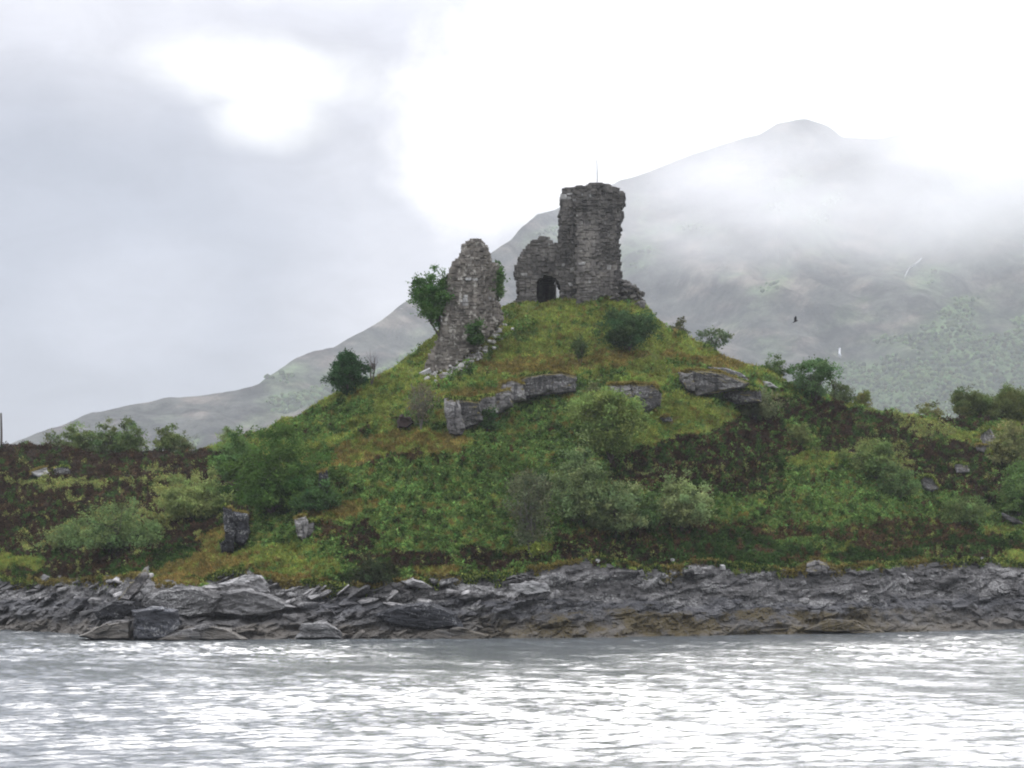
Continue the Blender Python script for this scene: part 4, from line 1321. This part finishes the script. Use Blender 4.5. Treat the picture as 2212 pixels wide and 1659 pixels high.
def tree(name, label, cat, x0, x1, top, base, col, style='round', basex=None, dens=1.0, group=None, skyline=False, seed=0, bark=None,
         leaf=(0.16, 0.34), fwd=0.4, back=1.5, stems=None, hard_Y=None, bare=False, shell=0.55):
    rg = np.random.default_rng(1000 + seed)
    bx = basex if basex is not None else (x0 + x1) / 2
    p0 = crest_at(bx, back) if skyline else ground_at(bx, base)
    if hard_Y is not None:
        x, y, z = W(bx, base, hard_Y); p0 = np.array([x, y, z])
    Yd = p0[1] - (0 if skyline or hard_Y else fwd)
    p0[1] = Yd
    k = Yd / F
    ztop = CH - (top - HOR) * k
    h = ztop - p0[2]; wd = (x1 - x0) * k
    cxm = ((x0 + x1) / 2 - CX) * k
    off = cxm - p0[0]
    root = empty(name, tuple(p0), label, cat, group)
    area = (x1 - x0) * (min(base, 9999) - top) * 0.2143
    nleaf = int(np.clip(area * 3.2 * dens, 700, 30000))
    ncl = int(np.clip(area / 16.0, 34, 230))
    C = []
    while len(C) < ncl:
        d = rg.normal(0, 1, 3); d /= np.linalg.norm(d)
        lob = 1 + 0.38 * float(vnoise(d[0] * 2.2, d[1] * 2.2, d[2] * 2.2, 500 + seed))
        rr = (rg.random() ** shell) * lob
        if style == 'round':
            q = np.array([off + d[0] * rr * wd * 0.46, d[1] * rr * wd * 0.40, h * 0.58 + d[2] * rr * h * 0.40])
        elif style == 'egg':
            zz = 0.5 + 0.48 * d[2] * rr
            ww = np.interp(zz, [0, 0.15, 0.35, 0.7, 1.0], [0.55, 0.95, 1.0, 0.62, 0.12])
            q = np.array([off + d[0] * rr * wd * 0.5 * ww, d[1] * rr * wd * 0.5 * ww, h * zz])
        elif style == 'bush':
            zz = abs(d[2]) * rr
            q = np.array([off + d[0] * rr * wd * 0.48, d[1] * rr * wd * 0.42, h * (0.08 + 0.84 * zz)])
        elif style == 'fan':
            zz = 0.12 + 0.86 * rg.random() ** 0.75
            ww = np.interp(zz, [0, 0.3, 0.7, 0.9, 1.0], [0.12, 0.62, 1.0, 0.85, 0.35])
            a = rg.uniform(-1, 1); q = np.array([off * zz + a * wd * 0.47 * ww * lob, rg.uniform(-1, 1) * wd * 0.4 * ww, h * zz * (1 - 0.12 * abs(a))])
        else:  # 'cone'
            zz = 0.05 + 0.92 * rg.random() ** 1.3
            ww = (1 - zz) * 1.05 + 0.06
            a = rg.uniform(0, 6.3); b = rg.random() ** 0.5
            q = np.array([off * zz + math.cos(a) * b * wd * 0.5 * ww, math.sin(a) * b * wd * 0.5 * ww, h * zz])
        C.append(q)
    C = np.array(C)
    # trunk and limbs
    lines = []
    ns = stems or (1 if style in ('round', 'egg', 'cone') else 4)
    r0 = max(0.05, 0.026 * h) / math.sqrt(ns) * 1.2
    forks = []
    for s in range(ns):
        lean = np.array([off * 0.55 + rg.normal(0, 0.10) * wd, rg.normal(0, 0.08) * wd, h * (0.45 if style != 'cone' else 0.9)])
        if ns > 1: lean[0] += (s / (ns - 1) - 0.5) * wd * 0.35
        midp = lean * 0.5 + rg.normal(0, 0.03, 3) * h
        lines.append(([(0, 0, -0.4), tuple(midp * [1, 1, 1.05]), tuple(lean)], [r0, r0 * 0.8, r0 * 0.55]))
        forks.append((midp, lean))
    for q in C[: min(len(C), 46 if not bare else 60)]:
        mp, ln_ = forks[int(rg.integers(ns))]
        st = mp + (ln_ - mp) * rg.random() if q[2] > ln_[2] * 0.6 else mp * rg.uniform(0.4, 1.0)
        m2 = (st + q) / 2 + rg.normal(0, 0.05, 3) * wd + np.array([0, 0, -0.03 * h])
        rb = r0 * 0.33
        lines.append(([tuple(st), tuple(m2), tuple(q)], [rb, rb * 0.7, rb * 0.25]))
        if bare:
            for _ in range(2):
                e = q + rg.normal(0, 0.07, 3) * h * [1, 1, 1.0] + [0, 0, 0.05 * h]
                lines.append(([tuple(m2 + (q - m2) * rg.random()), tuple(e)], [rb * 0.4, rb * 0.15]))
    obj('trunk', tubes_joined(lines, bark or M_BARK, 'trunk'), root)
    if dens > 0:
        w8 = rg.dirichlet(np.full(ncl, 3.0))
        ids = rg.choice(ncl, nleaf, p=w8)
        rc = (0.046 * (wd + h) / 2 + 0.20) * rg.uniform(0.7, 1.35, ncl)
        dd = rg.normal(0, 0.62, (nleaf, 3)) * np.array([1, 1, 0.75])
        P = C[ids] + dd * rc[ids][:, None]
        tone = np.clip(1 + 0.24 * rg.normal(0, 1, ncl), 0.4, 1.7)
        hue = rg.normal(0, 0.08, ncl)
        c = BRI * np.array(col)[None] * tone[ids][:, None] * (1 + 0.10 * rg.normal(0, 1, (nleaf, 1)))
        c[:, 0] *= 1 + hue[ids]
        c = np.clip(c, 0.006, 0.7)
        V, Fc, CC = leaf_cloud(P, rg.uniform(*leaf, nleaf), c, rg=rg, narrow=0.6, stand=0.1)
        obj('crown', np_mesh('crown', V, Fc, M_LEAF, CC), root)
    return root


BRI = 1.28
G_DARK = (0.040, 0.080, 0.022); G_MID = (0.062, 0.120, 0.034); G_PALE = (0.150, 0.200, 0.080); G_GREY = (0.120, 0.160, 0.080); G_YEL = (0.150, 0.170, 0.050)
T = tree
# by the ruins
T('broadleaf_tree', 'leafy tree leaning out left from behind the pale ruined wall', 'tree', 880, 985, 585, 722, (0.055, 0.115, 0.028), 'round', 952, 1.5, seed=1, hard_Y=WY + 2.0, stems=3)
T('broadleaf_bush', 'green bush growing out of the right side of the pale ruined wall', 'bush', 1052, 1096, 562, 655, (0.055, 0.100, 0.030), 'egg', 1068, 1.3, seed=2, hard_Y=WY + 2.6)
T('ivy_bush', 'dark ivy bush at the foot of the pale ruined wall', 'bush', 1005, 1052, 688, 742, G_DARK, 'bush', 1030, 1.3, seed=3, hard_Y=WY - 0.4)
T('round_conifer', 'dense dark egg shaped evergreen on the left skyline of the mound', 'tree', 702, 798, 754, 856, (0.030, 0.068, 0.024), 'egg', 750, 1.9, seed=4, fwd=0.2)
T('hawthorn_bush', 'big dark rounded bush on the turf below the right of the tower', 'bush', 1294, 1420, 648, 752, (0.048, 0.085, 0.034), 'bush', 1358, 1.5, seed=5, fwd=2.0)
T('sapling', 'thin dark sapling alone on the turf above the crag ledge', 'sapling', 1238, 1268, 728, 785, (0.06, 0.09, 0.035), 'fan', 1254, 0.35, seed=6, stems=2)
T('skyline_bush', 'small brownish bush high on the right skyline of the mound', 'bush', 1446, 1486, 682, 722, (0.10, 0.11, 0.055), 'bush', 1470, 0.6, skyline=True, seed=7)
T('skyline_bush', 'sparse twiggy bush on the right skyline with gaps between its stems', 'bush', 1500, 1578, 708, 768, (0.085, 0.12, 0.06), 'fan', 1540, 0.45, skyline=True, seed=8, stems=5)
T('skyline_bush', 'leafy green bush on the skyline just left of the tall spiky tree', 'bush', 1644, 1702, 764, 818, (0.075, 0.12, 0.04), 'bush', 1672, 1.0, skyline=True, seed=9)
T('spiky_tree', 'loose spiky green tree on the right skyline above the dark heather', 'tree', 1712, 1808, 772, 868, (0.070, 0.125, 0.045), 'fan', 1760, 0.9, seed=10, fwd=0.2, stems=6)
T('willow_shrub', 'pale greyish shrub in front of the right hand crag', 'shrub', 1574, 1692, 828, 905, (0.115, 0.13, 0.065), 'bush', 1630, 0.7, seed=11)
T('skyline_bush', 'yellowish bush right of the spiky tree on the heather crest', 'bush', 1836, 1888, 846, 886, (0.13, 0.14, 0.045), 'bush', 1862, 1.0, skyline=True, seed=12)
T('skyline_bush', 'low yellow green bush on the skyline between heather and the right hand trees', 'bush', 1972, 2046, 868, 910, (0.14, 0.15, 0.055), 'bush', 2008, 0.8, skyline=True, seed=13)
T('skyline_tree', 'larger round olive green tree cut by the right edge of the skyline', 'tree', 2050, 2156, 832, 915, (0.085, 0.11, 0.035), 'bush', 2105, 2.6, skyline=True, seed=14)
T('skyline_tree', 'tall domed olive tree at the right edge rising over its neighbour', 'tree', 2100, 2270, 818, 920, (0.095, 0.115, 0.035), 'bush', 2180, 2.4, skyline=True, seed=15, back=2.5)
T('willow_shrub', 'pale yellow topped shrub at the right edge below the skyline trees', 'shrub', 2136, 2240, 908, 1010, (0.145, 0.155, 0.06), 'bush', 2185, 1.2, seed=16)
T('willow_shrub', 'bright green shrub low at the right edge', 'shrub', 2150, 2260, 1000, 1110, (0.09, 0.15, 0.045), 'bush', 2200, 1.0, seed=17)
# left skyline
T('skyline_shrub', 'leftmost small loose shrub on the left heather ridge', 'shrub', 88, 146, 925, 972, (0.105, 0.135, 0.06), 'bush', 116, 0.7, skyline=True, seed=18, group='shrubs on the left ridge')
T('skyline_shrub', 'tall leafy shrub second from the left on the heather ridge', 'shrub', 136, 206, 902, 974, (0.115, 0.155, 0.055), 'bush', 170, 1.6, skyline=True, seed=19, group='shrubs on the left ridge', stems=3)
T('skyline_shrub', 'middle leafy shrub in the row of three on the left ridge', 'shrub', 188, 264, 908, 976, (0.105, 0.145, 0.055), 'bush', 228, 1.6, skyline=True, seed=20, group='shrubs on the left ridge', stems=3, back=2.4)
T('skyline_shrub', 'right hand and tallest shrub of the row on the left ridge', 'shrub', 242, 316, 898, 978, (0.11, 0.16, 0.055), 'bush', 280, 1.6, skyline=True, seed=21, group='shrubs on the left ridge', stems=3)
T('skyline_shrub', 'round topped shrub standing apart in the middle of the left ridge', 'shrub', 330, 394, 912, 976, (0.115, 0.15, 0.05), 'bush', 360, 1.6, skyline=True, seed=22, group='shrubs on the left ridge', stems=3)
T('skyline_shrub', 'smaller shrub touching the right of the round topped one', 'shrub', 378, 420, 932, 974, (0.115, 0.14, 0.055), 'bush', 400, 1.0, skyline=True, seed=23, group='shrubs on the left ridge')
T('skyline_shrub', 'faint small shrub on the ridge just left of the big tree', 'shrub', 468, 520, 921, 955, (0.16, 0.20, 0.08), 'bush', 494, 1.6, skyline=True, seed=24, group='shrubs on the left ridge', stems=3)
# slope
T('broadleaf_tree', 'largest dense green tree on the left shoulder of the mound', 'tree', 500, 712, 926, 1105, (0.062, 0.112, 0.026), 'bush', 590, 1.9, seed=25, fwd=1.2, stems=3, shell=0.4)
T('broadleaf_tree', 'smaller leafy tree filling the left side of the largest tree', 'tree', 470, 560, 938, 1060, (0.085, 0.145, 0.045), 'round', 520, 1.3, seed=26, fwd=1.0, stems=2)
T('willow_shrub', 'wide pale yellow green willow left of the largest tree', 'shrub', 338, 494, 1018, 1118, (0.175, 0.215, 0.072), 'bush', 420, 1.3, seed=27, fwd=1.2)
T('willow_shrub', 'low green willow at the left end of the pale scrub', 'shrub', 150, 345, 1090, 1185, (0.110, 0.160, 0.058), 'bush', 250, 0.9, seed=28, fwd=0.8)
T('willow_tree', 'bright green fan shaped willow in front of the square crag', 'tree', 1232, 1388, 838, 992, (0.150, 0.200, 0.058), 'fan', 1318, 1.25, seed=29, fwd=1.0, stems=6)
T('willow_tree', 'large soft grey green willow in the middle of the bracken', 'tree', 1190, 1320, 955, 1130, (0.135, 0.180, 0.072), 'bush', 1262, 1.4, seed=30, fwd=1.3, stems=4)
T('willow_tree', 'lower grey green willow spreading right beside the large one', 'tree', 1270, 1392, 1040, 1150, (0.125, 0.165, 0.068), 'bush', 1330, 1.1, seed=31, fwd=1.0)
T('bare_shrub', 'tall grey leafless shrub left of the large willow', 'shrub', 1092, 1188, 1010, 1200, (0.10, 0.115, 0.06), 'fan', 1148, 0.35, seed=32, fwd=1.0, stems=6, bark=M_TWIG, bare=True)
T('bare_shrub', 'small brownish leafless shrub left of the long crag', 'shrub', 876, 945, 825, 925, (0.12, 0.11, 0.07), 'fan', 910, 0.16, seed=33, fwd=0.6, stems=5, bark=M_TWIG, bare=True)
T('willow_shrub', 'pale pointed willow in front of the dark heather', 'shrub', 1410, 1534, 1020, 1138, (0.195, 0.235, 0.095), 'bush', 1470, 1.2, seed=34, fwd=1.0, stems=4)
T('willow_shrub', 'light green willow spreading on the right slope', 'shrub', 1818, 1950, 938, 1030, (0.125, 0.175, 0.055), 'bush', 1890, 1.1, seed=35, fwd=1.0)
T('willow_shrub', 'thinner green willow lower right of the spreading one', 'shrub', 1890, 1990, 985, 1075, (0.105, 0.155, 0.055), 'bush', 1942, 0.9, seed=36, fwd=1.0)
T('dead_sapling', 'two bare upright dead stems right of the egg shaped evergreen', 'dead tree', 784, 818, 748, 828, (0.1, 0.06, 0.04), 'fan', 803, 0.0, seed=37, fwd=0.3, stems=2)
T('gorse_bush', 'small green bush at the lower edge of the long crag', 'bush', 1030, 1080, 875, 925, (0.05, 0.095, 0.03), 'bush', 1052, 1.0, seed=38, fwd=0.8)
T('willow_shrub', 'scraggy olive shrub behind the top of the fan shaped willow', 'shrub', 1262, 1330, 822, 872, (0.13, 0.14, 0.06), 'bush', 1300, 0.5, seed=39)
T('moss_cushion', 'bright green ferns growing on top of the square crag', 'ferns', 1308, 1420, 812, 834, (0.15, 0.21, 0.045), 'bush', 1365, 1.6, seed=40, fwd=0.6)

T('gorse_bush', 'low green bush at the left foot of the pale pointed willow', 'bush', 1360, 1430, 1075, 1140, (0.070, 0.115, 0.036), 'bush', 1395, 1.0, seed=41, fwd=0.8)
T('willow_shrub', 'small pale green shrub between the largest tree and the left willow', 'shrub', 440, 500, 1040, 1105, (0.120, 0.170, 0.060), 'bush', 470, 1.0, seed=42, fwd=0.8)
T('gorse_bush', 'dark low bush under the right edge of the largest tree', 'bush', 640, 740, 1040, 1100, (0.050, 0.095, 0.030), 'bush', 690, 1.1, seed=43, fwd=0.5)
T('heather_bush', 'dark heather bush at the turf edge left of centre', 'bush', 760, 850, 1195, 1262, (0.035, 0.045, 0.020), 'bush', 800, 1.0, seed=44, fwd=0.3)
T('willow_shrub', 'olive green shrub on the heather crest beside the spiky tree', 'shrub', 1770, 1850, 828, 885, (0.085, 0.110, 0.045), 'bush', 1808, 0.9, skyline=True, seed=45)
T('willow_shrub', 'small yellow green shrub in the heather left of the spreading willow', 'shrub', 1690, 1760, 905, 960, (0.125, 0.150, 0.050), 'bush', 1725, 0.7, seed=46, fwd=0.5)
T('gorse_bush', 'green bush in the bracken below the long crag', 'bush', 1130, 1215, 1010, 1070, (0.070, 0.120, 0.040), 'bush', 1170, 0.7, seed=47, fwd=0.5)
T('willow_shrub', 'bright yellow green shrub at the turf edge below the bare grey shrub', 'shrub', 1140, 1170, 1170, 1200, (0.20, 0.24, 0.05), 'bush', 1155, 1.0, seed=48, fwd=1.2)
T('willow_shrub', 'pale scrubby shrub on the far left slope above the shore', 'shrub', 90, 200, 1120, 1185, (0.110, 0.150, 0.055), 'bush', 145, 0.7, seed=49, fwd=0.5)
T('willow_shrub', 'yellowish shrub low on the far right slope', 'shrub', 2020, 2140, 1060, 1130, (0.095, 0.135, 0.045), 'bush', 2080, 0.8, seed=50, fwd=0.5)
